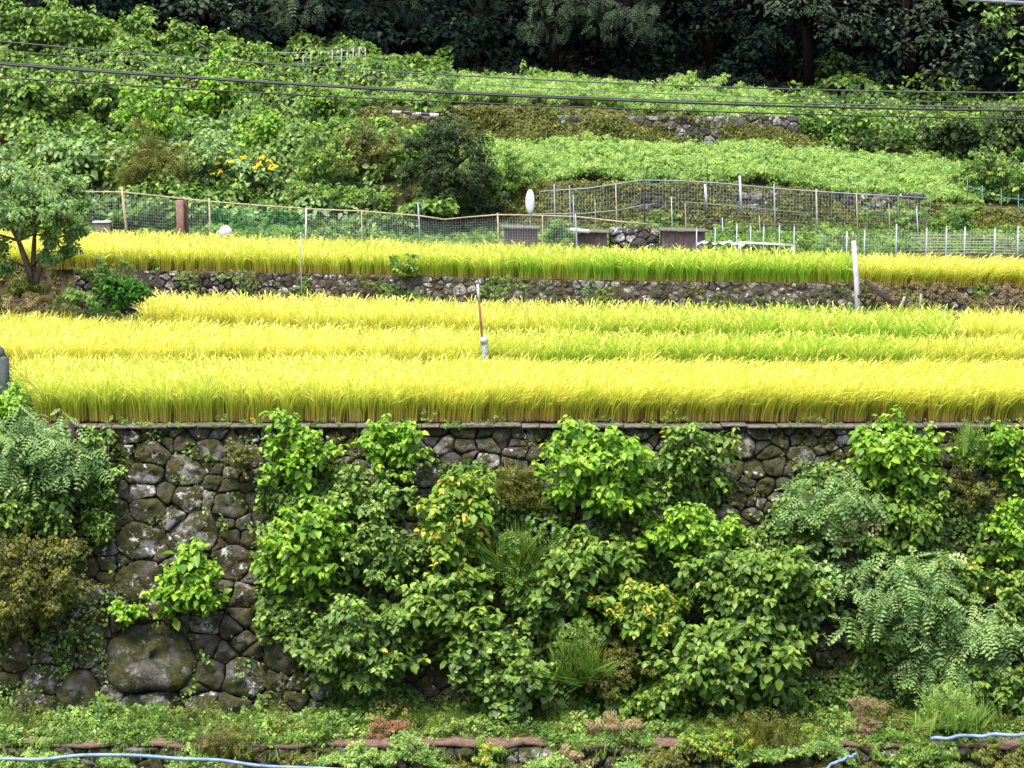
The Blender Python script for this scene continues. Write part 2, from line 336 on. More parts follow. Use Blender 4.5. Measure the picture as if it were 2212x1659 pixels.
def stone_mesh(g, poly, to3, nrm, rs, gap=.03, bulge=.5, seed=0, rnd=.5, asp=1.0):
    P=np.array(poly); c=P.mean(0); 
    # resample + smooth the outline
    for _k in (.93,.84):
        Q=np.roll(P,-1,0); P=np.stack([P*_k+Q*(1-_k),P*(1-_k)+Q*_k],1).reshape(-1,2)
    L=np.linalg.norm(np.roll(P,-1,0)-P,axis=1); s=np.concatenate([[0],np.cumsum(L)]); P2=np.vstack([P,P[:1]])
    n=22; t=np.linspace(0,s[-1],n,endpoint=False); P=np.stack([np.interp(t,s,P2[:,0]),np.interp(t,s,P2[:,1])],1)
    c=P.mean(0); V=P-c; rad=np.linalg.norm(V,axis=1).mean(); V=V*max(.4,(1-gap/rad))
    ph=rs.uniform(0,6.28,6); an=np.arctan2(V[:,1],V[:,0]); V*=(1+.05*np.sin(3*an+ph[0])+.035*np.sin(5*an+ph[1]))[:,None]
    h=bulge*rad*rs.uniform(.6,1.3); tilt=rs.uniform(-.25,.25,2)
    prof=[(1,-.9),(1.01,-.1),(.97,.35),(.88,.68),(.7,.86),(.46,.95),(.22,1.0)]; ht=rs.uniform(-.18,.18,2)/max(rad,.1)*.5; fc=rs.uniform(0,6.28); V3=V@np.array([math.cos(fc),math.sin(fc)])/rad
    vs=[]
    for k,(r,z) in enumerate(prof):
        nz=.09*np.sin(2*an+ph[2]+k*.5)+.07*np.sin(4*an+ph[3]-k*.8)+.05*np.sin(7*an+ph[4]+k)
        zz=(z+nz*(1 if k>1 else 0)*1.3-np.clip(V3*r-.15,0,1)*.7*(k>1))*h+(V@tilt)*r*(1 if k>0 else 0)
        uv=c+V*r*np.array([asp,1])/np.array([asp,1]); vs.append(to3(uv)+nrm*zz[:,None])
    vs.append(to3(c[None])+nrm*h*1.0)
    v=np.vstack(vs); v=v+nrm*((np.abs(blob(v,4.5))-.25)*.11*min(1.7,rad*4))[:,None]+nrm*(np.abs(blob(v+7,12))*.035)[:,None]; m=len(prof); i=(np.arange(m-1)[:,None]*n+np.arange(n)[None]); j=(np.arange(m-1)[:,None]*n+(np.arange(n)[None]+1)%n)
    top=(m-1)*n
    g.add(v,[np.stack([i,j,j+n,i+n],-1).reshape(-1,4),np.stack([top+np.arange(n),top+(np.arange(n)+1)%n,np.full(n,m*n)],-1)],rnd)
def dart(box,rf,tries,hand=[],rs=None):
    S=list(hand[:]) ; pts=[(h[0],h[1]) for h in hand]; rr=[h[2] for h in hand]
    A=np.zeros((tries+len(hand),3)); n=len(hand)
    for i,h in enumerate(hand): A[i]=h
    for _ in range(tries):
        x=rs.uniform(box[0],box[1]); z=rs.uniform(box[2],box[3]); r=rf(x,z)*rs.choice([.5,.7,.9,1.1,1.4])*rs.uniform(.9,1.1)
        if n and (((A[:n,0]-x)**2+(A[:n,1]-z)**2)<((A[:n,2]+r)*.93)**2).any(): continue
        A[n]=(x,z,r); n+=1
    return A[:n]
def build_wall(name,label,x0,x1,zb,zt,to3,nrm,rf,tries,mat,seed,hand=[],handlab=None,asp=1.25,loc=(0,0,0),gap=.012,backoff=.45,coping=None,group=None):
    """one dry stone wall: stonework, its conspicuous boulders, earth core, coping"""
    rs=np.random.RandomState(seed); box=(x0/asp,x1/asp,zb,zt)
    hs=[(h[0]/asp,h[1],h[2]) for h in hand]
    A=dart(box,rf,tries,hs,rs); S=A[:,:2]; wt=A[:,2]**2
    cells=power_cells(S,wt,box,2.2)
    T=thing(name,label,'stone wall',loc,group)
    g=Geo(); f=lambda uv: to3(np.asarray(uv)*np.array([asp,1]))
    for i,c in enumerate(cells):
        if c is None: continue
        P=np.array(c)*1.0
        rv=rs.uniform(0,1)
        if i<len(hs):
            b=Geo(); stone_mesh(b,P,f,nrm,rs,gap,.30,rnd=hand[i][3] if len(hand[i])>3 else rv); b.build('boulder',mat,T,True)
        else: stone_mesh(g,P,f,nrm,rs,gap,.40,rnd=rv)
    g.build('stonework',mat,T,True)
    # earth core behind the stones
    c=Geo(); q=np.array([(x0,zb-.3),(x1,zb-.3),(x1,zt-.03),(x0,zt-.03)]); a=to3(q)-nrm*.08; b=a-nrm*backoff
    c.add(np.vstack([a,b]),[[(0,1,2,3),(5,4,7,6),(3,2,6,7),(0,4,5,1),(1,5,6,2),(0,3,7,4)]]); c.build('earth_core',MT['soil'],T)
    return T
# main wall
n1=norm(np.array([0,-1,.28])*np.array([1,1,1.])); n1=np.array([0,-6.3,1.75]); n1/=np.linalg.norm(n1)
to3_1=lambda uv: np.stack([uv[:,0],wall_y(uv[:,1]),uv[:,1]],-1)
HB=[(325,978,90,40,.55),(312,1024,92,40,.9),(308,1062,78,34,.75),(318,1102,112,40,.5),(408,1076,80,36,.8),(302,1168,100,78,.8),(425,1152,125,66,.95),(300,1258,105,92,.55),
(505,1215,100,60,.5),(402,1018,76,60,.98),(190,1345,104,62,.7),(30,1415,70,70,.6),(140,1408,50,52,.4),(192,1405,56,60,.45),(93,1470,70,76,.85),(172,1490,74,78,.3),
(325,1425,215,150,.34),(438,1395,62,50,.2),(455,1455,56,56,.25),(530,1462,92,80,.83),(70,1528,140,56,.4),(330,1535,236,60,.75),(500,1537,90,44,.3),(562,1562,88,52,.4),
(625,1410,120,90,.3),(460,975,60,50,.7),(500,1090,70,60,.3),(1600,960,60,50,.95),(1570,1015,60,50,.9),(1735,985,50,45,.85),(1530,1080,60,36,.6)]
hand=[]
for a in HB:
    p=wallpt(a[0],a[1]); hand.append((p[0],p[2],math.sqrt(a[2]/1.25*a[3])/2*49.5/F*.98,a[4]))
def rf1(x,z):
    t=np.clip((z-2)/6.3,0,1); l=np.clip((x+4)/3,0,1); return .14+.12*(1-t)*(1-.4*l)
build_wall('stone_wall','tall old dry stone retaining wall of mossy lichened boulders below the front rice strip',-15,15,ZP-.2,Z1-.1,to3_1,n1,rf1,9000,MT['stone'],3,hand,loc=(0,48.4,ZP))
T=bpy.data.objects['stone_wall']
g=Geo()      # coping lip along the wall top, broken into lengths
x=-12.0
while x<15:
    L=random.uniform(.25,1.1); h=random.uniform(.03,.075)
    g.box((x+L/2,50.03+random.uniform(-.06,.06),Z1-.06+random.uniform(-.015,.015)),L-.02,.42,h,rnd=random.random()); x+=L
g.build('coping',MT['concrete'],T)
# second wall (below the upper strip); slanted in plan
xa,xb=X(-300,65.5)-2,X(2600,60.0)
def y_w2(x): 
    px=W2+x*F/62.0
    return d_f3b(px)
def to3_2(uv): 
    y=y_w2(uv[:,0])+ (uv[:,1]-Z3)*.22; return np.stack([uv[:,0],y,uv[:,1]],-1)
n2=norm(np.array([-.1,-1,.2]))
build_wall('stone_wall','low rough stone terrace wall speckled with white lichen between the middle and the upper rice strips',X(150,65.3),xb,Z3-.1,Z4+.02,to3_2,n2,lambda x,z:.10,9000,MT['stone2'],11,loc=(0,62,Z3),gap=.02,asp=1.15)
# low wall under the foot path
to3_0=lambda uv: np.stack([uv[:,0],46.5+(uv[:,1]-ZP)*.1,uv[:,1]],-1)
build_wall('stone_wall','low stone edge wall under the foot path at the bottom of the photo',-13,13,.3,ZP-.06,to3_0,norm(np.array([0,-1,.1])),lambda x,z:.16,3500,MT['stone'],21,loc=(0,46.5,.3))
# path
g=Geo(); xs=np.linspace(-14,14,60); a=np.stack([xs,46.45+.12*np.sin(xs*3)+.06*np.sin(xs*7.3),ZP+.02+.02*np.sin(xs*4.1)],-1); b=np.stack([xs,np.full(60,48.3),ZP+.03+.02*np.sin(xs*2)],-1); c=a.copy(); c[:,2]-=.07; c[:,1]+=.03
v=np.vstack([c,a,b]); i=np.arange(59); g.add(v,[np.stack([i,i+1,i+61,i+60],-1),np.stack([i+60,i+61,i+121,i+120],-1)])
tag(g.build('path',MT['redsoil']),'narrow reddish earth foot path along the foot of the tall wall','path',kind='structure')

# ------------------------------------------------------------------ rice
def rice(name,label,px0,px1,dfront,dback,z,h,green,nb=16,npan=8,sx=.2,sy=.22,leanf=None,seed=1,edge_left=0,w=.017,full=4):
    rs=np.random.RandomState(seed); cl=[]
    dmin=min(dfront(px0),dfront(px1)); dmax=max(dback(px0),dback(px1)); k=0
    y=dmin
    while y<dmax:
        xs=np.arange(X(px0,y),X(px1,y),sx); xs=xs+rs.normal(0,.08,len(xs)); ys=y+np.abs(rs.normal(0,.09,len(xs)))+.05*np.sin(xs*1.7+y); p=PX(xs,ys)
        m=(ys>=np.array([dfront(q) for q in p])-.02)&(ys<=np.array([dback(q) for q in p]))&(p>px0+edge_left*np.clip(1-(ys-dmin)/4.5,0,1))
        cl.append(np.stack([xs[m],ys[m],np.array([ys[i]-dfront(p[i]) for i in np.nonzero(m)[0]])],-1)); y+=sy
    cl=np.vstack([c for c in cl if len(c)]); g=Geo()
    base_c=np.array((.36,.22,.09)); low=np.array((.36,.34,.022)); grn=np.array((.15,.32,.02)); yel=np.array((.80,.83,.10)); gold=np.array((.88,.76,.16)); lgt=np.array((.48,.72,.06))
    def ribbons(cl,n,S,pan,depth_front):
        N=len(cl)*n; c=np.repeat(cl,n,0); az=rs.uniform(0,2*math.pi,N); hh=h*(1+.05*blob(c*np.array([1,1,0]),1.1)) 
        gr=green(PX(c[:,0],c[:,1]))*np.clip(1+.5*blob(c,1.7),.4,1.5); gr=np.clip(gr,0,1)
        L=hh*rs.uniform(.72,1.2,N)*np.repeat(rs.uniform(.9,1.1,len(cl)),n); ln=leanf(PX(c[:,0],c[:,1])) if leanf else np.zeros(N)
        reach=(rs.uniform(.04,.28,N)*.8 if not pan else rs.uniform(.05,.22,N)); s0=0. 
        t=np.linspace(0,1,S+1)[None,:]
        bx=c[:,0]+np.cos(az)*.035+rs.normal(0,.055,N); by=c[:,1]+np.sin(az)*.035+rs.normal(0,.03,N)
        if pan:
            t=np.linspace(.5,1.2,S+1)[None,:]
            r=reach[:,None]*t**2.2*1.1+.05*np.clip(t-.9,0,1)*3; zz=L[:,None]*(t*.98-.40*np.clip(t-.55,0,9)**1.6*2.0*(.35+reach[:,None]*2.2))
        else:
            if not depth_front: t=np.linspace(.35,1,S+1)[None,:]
            r=reach[:,None]*t**2; zz=L[:,None]*(t-.10*(reach[:,None]/.2)*t**3)
        lx=ln[:,None]*t**2*.30*rs.uniform(.5,1.3,N)[:,None]; x=bx[:,None]+np.cos(az)[:,None]*r+lx; y_=by[:,None]+np.sin(az)[:,None]*r-np.abs(lx)*.35; zz=zz-np.abs(lx)*.25
        wa=rs.uniform(0,math.pi,N)[:,None]; prof=(np.interp(t[0],[0,.5,1],[.8,1,.15]) if not pan else np.interp(t[0],[.4,.7,1,1.2,1.3],[.3,.5,1.5,1.3,.5]))[None]*w*rs.uniform(.7,1.3,N)[:,None]/2
        ox=np.cos(wa*.5-.785)*prof; oy=np.sin(wa*.5-.785)*prof
        P=np.stack([np.stack([x-ox,y_-oy,z+zz],-1),np.stack([x+ox,y_+oy,z+zz],-1)],2)   # N,S+1,2,3
        tt=np.broadcast_to(t,(N,S+1))[...,None]; G=gr[:,None,None]; J=rs.uniform(.8,1.15,N)[:,None,None]
        mid=low*(1-G)+np.array((.15,.32,.015))*G; top=yel*(1-G)+(grn*.35+lgt*.65)*G
        lowc=base_c*(1-G*.7)+low*G*.7
        if pan:
            col=np.where(tt<.75,mid*.8+top*.2,(gold*(1-G*.55)+lgt*G*.55))*J
        else:
            a=np.clip(tt/.3,0,1); b=np.clip((tt-.42)/.38,0,1); col=((lowc*(1-a)+mid*a)*(1-b)+top*b)*J
        col=np.clip(np.broadcast_to(col,(N,S+1,3)),0,.97); col=np.repeat(col[:,:,None],2,2)
        b0=(np.arange(N)*(S+1)*2)[:,None]+np.arange(S)[None]*2
        g.add(P.reshape(-1,3),[np.stack([b0,b0+1,b0+3,b0+2],-1).reshape(-1,4)],None,col.reshape(-1,3))
    fr=cl[:,2]<sy*full; 
    ribbons(cl[fr],int(nb*2.4),5,False,True); ribbons(cl[fr],int(npan*1.5),5,True,True)
    ribbons(cl[~fr],nb,3,False,False); ribbons(cl[~fr],npan,4,True,False)
    o=g.build(name,MT['rice']); tag(o,label,'rice crop',kind='stuff'); print(name,len(cl)); return o
lean1=lambda p: ip(p,[(0,-.1),(600,0),(900,.25),(1300,.7),(2212,.9)])
rice('rice_crop','ripening yellow rice in the nearest strip right above the tall stone wall',20,2420,C(50.2),C(54.9),Z1,.84,lambda p:ip(p,[(0,.4),(300,.45),(600,.3),(1000,.15),(2212,.18)]),seed=1,leanf=lean1,edge_left=60,nb=18,npan=9,sx=.17,sy=.2)
rice('rice_crop','second rice strip from the front, golden left and greener right of the centre pole',-160,2420,C(55.35),lambda p:float(d_f2b(p))-.05,Z2,.84,lambda p:ip(p,[(0,.0),(900,.05),(1300,.75),(1900,.8),(2050,.3),(2212,.1)]),seed=2,sx=.21,sy=.25,nb=14,leanf=lambda p:ip(p,[(0,.4),(700,.3),(1200,.1),(2212,.3)]))
rice('rice_crop','thin middle rice strip in front of the low terrace wall, from the round bush to the green end',310,2062,lambda p:float(d_f2b(p))+.3,lambda p:float(d_f3b(p))-.25,Z3,.84,lambda p:ip(p,[(300,0),(1050,.15),(1350,.6),(1900,.95),(2060,1)]),seed=3,sx=.22,sy=.27,nb=13)
rice('rice_crop','small yellow rice plot at the right edge under the brown bank',2085,2420,lambda p:float(d_f2b(p))+.3,lambda p:float(d_f3b(p))-.25,Z3+.02,.82,lambda p:ip(p,[(2080,.2),(2212,.1)]),seed=4,sx=.22,sy=.27,nb=13)
rice('rice_crop','upper rice strip behind the low terrace wall, yellow left to bright green right',-260,1842,lambda p:float(d_f4f(p))+.1,lambda p:float(d_f4b(p)),Z4,.66,lambda p:ip(p,[(0,.1),(600,.25),(1000,.55),(1400,.95),(1840,1)]),seed=5,sx=.21,sy=.26,nb=13,npan=6)
rice('rice_crop','yellow rice plot at the upper right beyond the white pole',1856,2440,lambda p:float(d_f4f(p))-.15,lambda p:float(d_f4b(p)),Z4-.03,.64,lambda p:ip(p,[(1850,.15),(2212,.1)]),seed=6,sx=.21,sy=.26,nb=13,npan=8,leanf=lambda p:ip(p,[(1850,.3),(2212,1)]))

# ------------------------------------------------------------------ foliage
def rdir(n,rs): 
    a=rs.normal(0,1,(n,3)); return norm(a)
def leaves_on(g,c,rad,n,tpl,size,rs,rr=(0,1),up=.9,front=.25,jit=.45,droop=.4,flat=(1,1,1),szf=1.0):
    d=rdir(n,rs); d[:,2]=np.where(rs.rand(n)<.55,np.abs(d[:,2]),d[:,2]); d[:,1]=np.where(rs.rand(n)<.5,-np.abs(d[:,1]),d[:,1])
    pos=c+d*rad*rs.uniform(.6,1.08,n)[:,None]*np.array(flat)
    nrm=norm(d*.6+np.array([0,-front,up])+rs.normal(0,jit,(n,3)))
    tip=d*np.array([1,1,.4])+np.array([0,-.15,-droop])+rs.normal(0,.4,(n,3))
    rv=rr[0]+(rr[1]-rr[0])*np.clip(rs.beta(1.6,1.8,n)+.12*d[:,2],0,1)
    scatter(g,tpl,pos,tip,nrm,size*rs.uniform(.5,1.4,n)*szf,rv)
def foliage(g,st,lobes,base,dens,tpl,size,rs,stemr=.012,cen=None,shoots=0,**k):
    for (c,r) in lobes:
        n=max(6,int(dens*4*math.pi*r*r/(size*size)))
        sh=rs.uniform(-.18,.14); leaves_on(g,np.array(c),r,n,tpl,size,rs,rr=(max(0,sh),1+min(0,sh)),szf=rs.uniform(.75,1.2),**k)
        out=np.array(c)-np.array(cen) if cen is not None else rdir(1,rs)[0]*.1
        for _ in range(shoots):
            d=norm(norm(out)*.7+rdir(1,rs)[0]*.55+np.array([0,-.25,.75])); L=r*rs.uniform(.9,2.7); m=max(5,int(L/size*2.2)); t=(np.arange(m)+.6)/m
            P=np.array(c)+d*L*t[:,None]-np.array([0,0,.35])*L*(t**2)[:,None]
            az=np.arange(m)*2.4+rs.rand()*6; sd=np.stack([np.cos(az),np.sin(az),0*az],-1)
            scatter(g,tpl,P,sd+d*.35+np.array([0,-.2,-.35]),np.array([0,-.25,.9])+sd*.35+rs.normal(0,.25,(m,3)),size*rs.uniform(.85,1.35,m)*(1.15-.55*t),np.clip(.35+.5*t+rs.normal(0,.15,m),0,.95))
            if st is not None: st.tube([np.array(c),P[m//2],P[-1]],[stemr*.5,stemr*.4,stemr*.2],4)
        if st is not None:
            b=np.array(base)+rs.normal(0,.04,3); m=(b+np.array(c))/2+rs.normal(0,.08*np.linalg.norm(np.array(c)-b)+.01,3)+np.array([0,0,.1]); st.tube([b,m,np.array(c)],[stemr,stemr*.8,stemr*.4],5)
TPL={'ov':OV,'ht':HT,'qd':QD,'fr':FR,'fr5':FR5,'con':CON,'sp':SP,'spn':SPN,'tf':TF}
sid=[100]
def shrub(px,py,rx,ry,d,pal,label,tpl='ov',leaf=.13,dens=.55,K=None,name='shrub',cat='shrub',base=None,depth=.7,lobe=.42,off=None,group=None,flower=None,stemr=.014,shoots=2,**kw):
    """shrub centred on photo point (px,py), radii in photo px; d = depth or 'w' for the tall wall"""
    sid[0]+=1; rs=np.random.RandomState(sid[0])
    if d=='w': c=wallpt(px,py); d=c[1]; back=d; off_=off if off is not None else rx*d/F*depth*.95
    elif d=='s':
        rx*=1.15; ry*=1.2; dd=hit(px,py+ry*.9); c=PT(px,py,dd); d=dd; back=d; off_=off or 0
    else: c=PT(px,py,d); back=d; off_=off or 0
    s=d/F; A=np.array([rx*s,rx*s*depth,ry*s]); c=c-np.array([0,off_,0])
    K=K or int(np.clip(12+(rx*ry)/240,12,56)); dens=dens*1.15
    if base is None: b=np.array([c[0],back+.05,c[2]-A[2]*.9]) 
    else: b=PT(base[0],base[1],back)
    lobes=[]; irr=rs.uniform(.85,1.25,3)
    for i in range(K):
        q=rdir(1,rs)[0]*rs.uniform(.2,1.0); q[1]=-abs(q[1]) if rs.rand()<.6 else q[1]
        lobes.append((c+q*A*irr, float(np.cbrt(A[0]*A[1]*A[2]))*lobe*.86*rs.uniform(.35,1.15)))
    if b[2]<c[2]-A[2]*2: b[2]=c[2]-A[2]
    T=thing(name,label,cat,b,group); g=Geo(); st=Geo()
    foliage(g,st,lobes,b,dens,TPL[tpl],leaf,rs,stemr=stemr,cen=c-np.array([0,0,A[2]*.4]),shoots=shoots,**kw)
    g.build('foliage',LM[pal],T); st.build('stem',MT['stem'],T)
    if flower:
        for i in range(flower[1]):
            fg=Geo(); q=rdir(1,rs)[0]; q[1]=-abs(q[1]); q[2]=abs(q[2])*flower[2] ; p=c+q*A*1.02
            leaves_on(fg,p,.03,14,QD,.11,rs)
            fg.build('flower',LM[flower[0]],T)
    return T
W='w'
WALL=[
 (110,965,118,100,W,'pale','drooping pale bluish feather-leaved shrub at the left end of the tall wall','fr5',.36,.4),
 (18,900,80,80,W,'bright','bright green shrub at the left edge level with the front rice','ov',.13,.6),
 (60,1085,110,80,W,'kudzu','dark leafy shrub below the pale feather-leaved one at the left edge','ov',.12,.6),
 (215,1010,55,90,W,'kudzu','dark green climber hanging beside the quoin boulders left of the bare wall corner','ov',.11,.5),
 (90,1235,130,85,W,'olive','olive small-leaved shrub at the left edge over the lower boulders','sp',.12,.5),
 (25,1330,70,60,W,'olive','low olive shrub at the left edge above the bottom boulders','sp',.12,.5),
 (225,1120,40,50,W,'mid','small trailing plant left of the quoin boulders','ov',.09,.5),
 (642,965,92,98,W,'bright','bright leafy shrub reaching up into the rice, leftmost on the top of the tall wall','ov',.13,.6),
 (838,962,82,76,W,'bright','rounded bright shrub at the top of the wall beside the leftmost top shrub','ov',.13,.6),
 (655,1165,98,98,W,'bright','light green shrub hanging halfway down the wall right of the bare boulders','ov',.15,.6),
 (412,1262,82,88,W,'bright','lone bright green shrub growing out of the bare mossy boulders','ov',.17,.5),
 (290,1310,48,20,W,'bright','small bright seedling on the boulder below the quoins','ov',.12,.5),
 (800,1075,80,60,W,'kudzu','dark green clump in the shade under the two leftmost top shrubs','ov',.12,.6),
 (985,1125,85,95,W,'yellowing','shrub with many yellowing leaves in the middle of the wall','ov',.15,.6),
 (830,1190,85,70,W,'kudzu','dark clump left of the yellowing shrub','ov',.12,.6),
 (945,1290,105,80,W,'mid','large-leaved drooping shrub under the yellowing one','ov',.18,.55),
 (770,1370,125,90,W,'kudzu','deep green shrub low on the wall above the reddish dead plants','ov',.14,.65),
 (640,1340,60,60,W,'kudzu','sparse creeper patch on mossy stones right of the biggest boulder','ht',.09,.25),
 (1285,1000,125,112,W,'bright','big domed shrub with a few yellow leaves at the top centre of the wall','ov',.16,.6),
 (1490,975,88,88,W,'mid','spreading shrub right of the big domed one, top of the wall','ov',.14,.55),
 (1905,985,118,110,W,'bright','big bright shrub at the top right of the wall overlapping the rice','ov',.15,.65),
 (1960,1120,75,70,W,'mid','leafy shrub hanging below the big bright one at the top right','ov',.14,.55),
 (1785,1065,98,55,W,'pale','arching bluish feather-leaved shrub below the top right wall stones','fr5',.36,.42),
 (1810,1118,85,25,W,'cream','cream seed-headed sprays under the arching feather-leaved shrub','sp',.12,.5),
 (2165,965,62,72,W,'bright','bright shrub at the right edge on top of the wall','ov',.14,.6),
 (2175,1130,60,75,W,'bright','light green shrub at the right edge halfway up the wall','ov',.14,.6),
 (2100,1050,70,60,W,'olive','dull olive creeper between the two right-hand bright shrubs','sp',.1,.4),
 (1480,1150,95,62,W,'bright','light mound of leaves below the bare stones right of centre','ov',.14,.65),
 (1260,1200,100,70,W,'mid','leafy mound under the big domed shrub','ov',.15,.65),
 (1370,1310,105,70,W,'yellowing','yellow-green shrub in the middle of the lower thicket','ov',.13,.65),
 (1310,1420,90,65,W,'olive','dull yellow-green shrub below the yellow-green one in the thicket','sp',.13,.55),
 (1170,1290,80,65,W,'kudzu','dark big-leaved clump in the thicket left of the yellow-green shrub','ov',.17,.6),
 (1620,1240,130,85,W,'mid','broad leafy mound right of centre in the thicket','ov',.15,.65),
 (1760,1255,75,75,W,'pale','silvery green clump on the right shoulder of the thicket','ov',.14,.6),
 (1560,1400,130,100,W,'mid','large hanging mass of pointed leaves beside the dark hollow','ov',.17,.65),
 (1640,1500,100,70,W,'kudzu','lowest tongue of the hanging leaf mass left of the dark hollow','ov',.15,.65),
 (1100,1440,110,85,W,'kudzu','round-leaved dark clump at the foot of the wall centre','ht',.13,.65),
 (1400,1500,90,60,W,'mid','light green low shrub at the foot of the thicket','ov',.14,.6),
 (1925,1270,115,85,W,'pale','pale feathery shrub arching over the dark hollow','fr5',.36,.42),
 (2080,1375,100,85,W,'pale','pale grey-green feathery shrub at the lower right','fr5',.36,.42),
 (2130,1470,95,65,W,'mid','leafy shrub at the lower right edge above the path','ov',.15,.6),
 (2010,1440,75,55,W,'pale','dull feathery shrub just right of the dark hollow','fr5',.36,.42),
 (2040,1235,60,50,W,'yellowing','yellow-tinged climber above the pale feathery shrubs','ov',.13,.5),
 (2180,1285,60,65,W,'mid','small leafed shrub at the right edge above the feathery ones','ov',.12,.6),
 (520,980,60,40,W,'olive','thin trailing weed over the upper stones left of the top shrubs','sp',.09,.3),
]
for a in WALL:
    kw={}; a=list(a)
    if a[1]>1050 and a[0]>560: a[2]*=1.1; a[3]*=1.08
    elif a[0]>560: a[2]*=.88; a[3]*=.92
    if a[7]=='fr5': kw=dict(up=.8,front=.4,droop=.5,jit=.35)
    shrub(*a[:7],tpl=a[7],leaf=a[8]*(1.2 if a[7]=='ov' else 1),dens=a[9],shoots=3 if a[7]=='ov' else 1,**kw)

# creepers covering the wall
def carpet(name,label,cat,pts,nrm,tpl,size,pal,seed,thresh=-.2,fs=1.2,lift=.3,rr=(0,1),**k):
    rs=np.random.RandomState(seed); b=blob(pts,fs); m=b>thresh; p=pts[m]; b=b[m]; N=len(p)
    p=p+nrm*(np.clip((b-thresh),0,1.5)*lift+rs.uniform(0,.06,N))[:,None]+rs.normal(0,.02,(N,3))
    nn=norm(nrm*.5+np.array([0,-.2,.8])+rs.normal(0,.5,(N,3))); tip=np.array([0,-.3,-.6])+rs.normal(0,.6,(N,3))
    g=Geo(); scatter(g,tpl,p,tip,nn,size*rs.uniform(.6,1.25,N),rr[0]+(rr[1]-rr[0])*np.clip(rs.beta(1.7,2,N)+.1*b,0,1)); o=g.build(name,LM[pal]); tag(o,label,cat,kind='stuff'); return o
rs=np.random.RandomState(55)
def wall_pts(n,px0,px1,py0,py1,rs):
    q=np.stack([rs.uniform(px0,px1,n),rs.uniform(py0,py1,n)],-1); d=np.full(n,49.3)
    for _ in range(5): p=PT(q[:,0],q[:,1],d); d=wall_y(p[:,2])
    return PT(q[:,0],q[:,1],d),q
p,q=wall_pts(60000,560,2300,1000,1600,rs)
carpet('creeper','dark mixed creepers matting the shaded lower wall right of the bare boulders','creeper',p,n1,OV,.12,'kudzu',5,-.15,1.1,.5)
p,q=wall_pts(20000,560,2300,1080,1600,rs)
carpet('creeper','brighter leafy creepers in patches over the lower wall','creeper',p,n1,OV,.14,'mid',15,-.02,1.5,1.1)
p,q=wall_pts(9000,600,2300,930,1600,rs)
carpet('creeper','thin dull creeping weeds in the joints of the upper wall','creeper',p,n1,SP,.10,'olive',6,-.05,1.7,.12)
p,q=wall_pts(9000,-60,560,930,1620,rs); m=(q[:,0]<235)|(blob(p,2.6)>.55); 
carpet('creeper','dark creeping plants over the left end of the tall wall','creeper',p[m],n1,OV,.10,'kudzu',7,-.35,1.3,.25)
p,q=wall_pts(9000,230,620,930,1600,rs)
carpet('creeper','light creepers and small weeds scattered over the bare boulders','creeper',p[:3200],n1,OV,.085,'mid',9,.35,2.4,.1)
carpet('moss','mossy small-leaved growth in the joints of the bare boulders','moss',p,n1,SP,.05,'olive',8,.1,2.1,.03)

weeds_later=[]
# grasses / weeds at the foot of the wall and below the path
def weeds(name,label,n,fx,fy,fz,tpl,size,pal,seed,kind='stuff',cat='weeds',up=(0,0,1)):
    rs=np.random.RandomState(seed); x=fx(rs,n); y=fy(rs,n); z=fz(x,y); p=np.stack([x,y,z],-1); k=blob(p,1.2)
    g=Geo(); s=size*rs.uniform(.5,1.2,n)*(1+.35*k); s=np.clip(s,.03,9)
    if tpl is TFN: tip=np.array([0,0,1.])+rs.normal(0,.18,(n,3)); nn=np.array([0,-1.,0])+rs.normal(0,.9,(n,3))
    else:
        k2=blob(np.stack([x*1.0,y*.8,0*x+seed*3.7],-1),1.9); m=k2>-.35; tip=rs.normal(0,.7,(n,3))+np.array([0,-.4,.3]); nn=np.array([0,-.4,.9])+rs.normal(0,.4,(n,3)); p=p+np.stack([0*x,0*x,rs.uniform(0,1,n)**1.3*size*1.7*np.clip(.35+1.6*(k2+.2),.1,2.2)],-1)
        p,tip,nn,s,k,n=p[m],tip[m],nn[m],s[m],k[m],int(m.sum())
    scatter(g,tpl,p,tip,nn,s,np.clip(rs.beta(1.7,1.9,n)+.12*k,0,1)); o=g.build(name,LM[pal])
    return tag(o,label,cat,kind=kind)
U=lambda a,b:(lambda rs,n:rs.uniform(a,b,n))
zp=lambda x,y:hz(x,y)
weeds('weeds','mixed low weeds growing along the foot of the tall wall',9000,U(-12,12),U(46.95,48.5),lambda x,y:np.full(len(x),ZP+.02),SP,.17,'mid',31)
weeds('weeds','bright weeds spilling over the path edge at the bottom',11000,U(-12,12),U(46.0,46.7),lambda x,y:ZP-.62+.55*np.clip(blob(np.stack([x,0*x,0*x],-1),1.0)+.25,0,1),SP,.14,'lime',32)
weeds('weeds','small mixed weeds growing on the foot path',9000,lambda rs,n:(lambda x:np.where(np.abs(x+1.6)<2.2,x+5,x))(rs.uniform(-12,12,n)),U(46.45,47.3),lambda x,y:ZP+0*x,SP,.15,'mid',35)
weeds('weeds','olive weeds hanging on the low edge wall at the bottom',9000,U(-12,12),U(45.9,46.5),lambda x,y:ZP-.6+0*x,SP,.14,'olive',33)
weeds('weeds','dull olive weeds among the grass at the foot of the tall wall',4500,U(-12,12),U(46.9,48.5),lambda x,y:np.full(len(x),ZP+.02),SPN,.18,'olive',41)
weeds('weeds','light weeds in patches at the foot of the tall wall',5000,U(-12,12),U(46.8,48.4),lambda x,y:np.full(len(x),ZP+.02),SP,.15,'lime',42)
weeds('grass','pale grass tufts along the path edge',700,U(-12,12),U(46.1,46.9),lambda x,y:np.full(len(x),ZP-.25),TFN,.42,'lime',43,cat='grass')
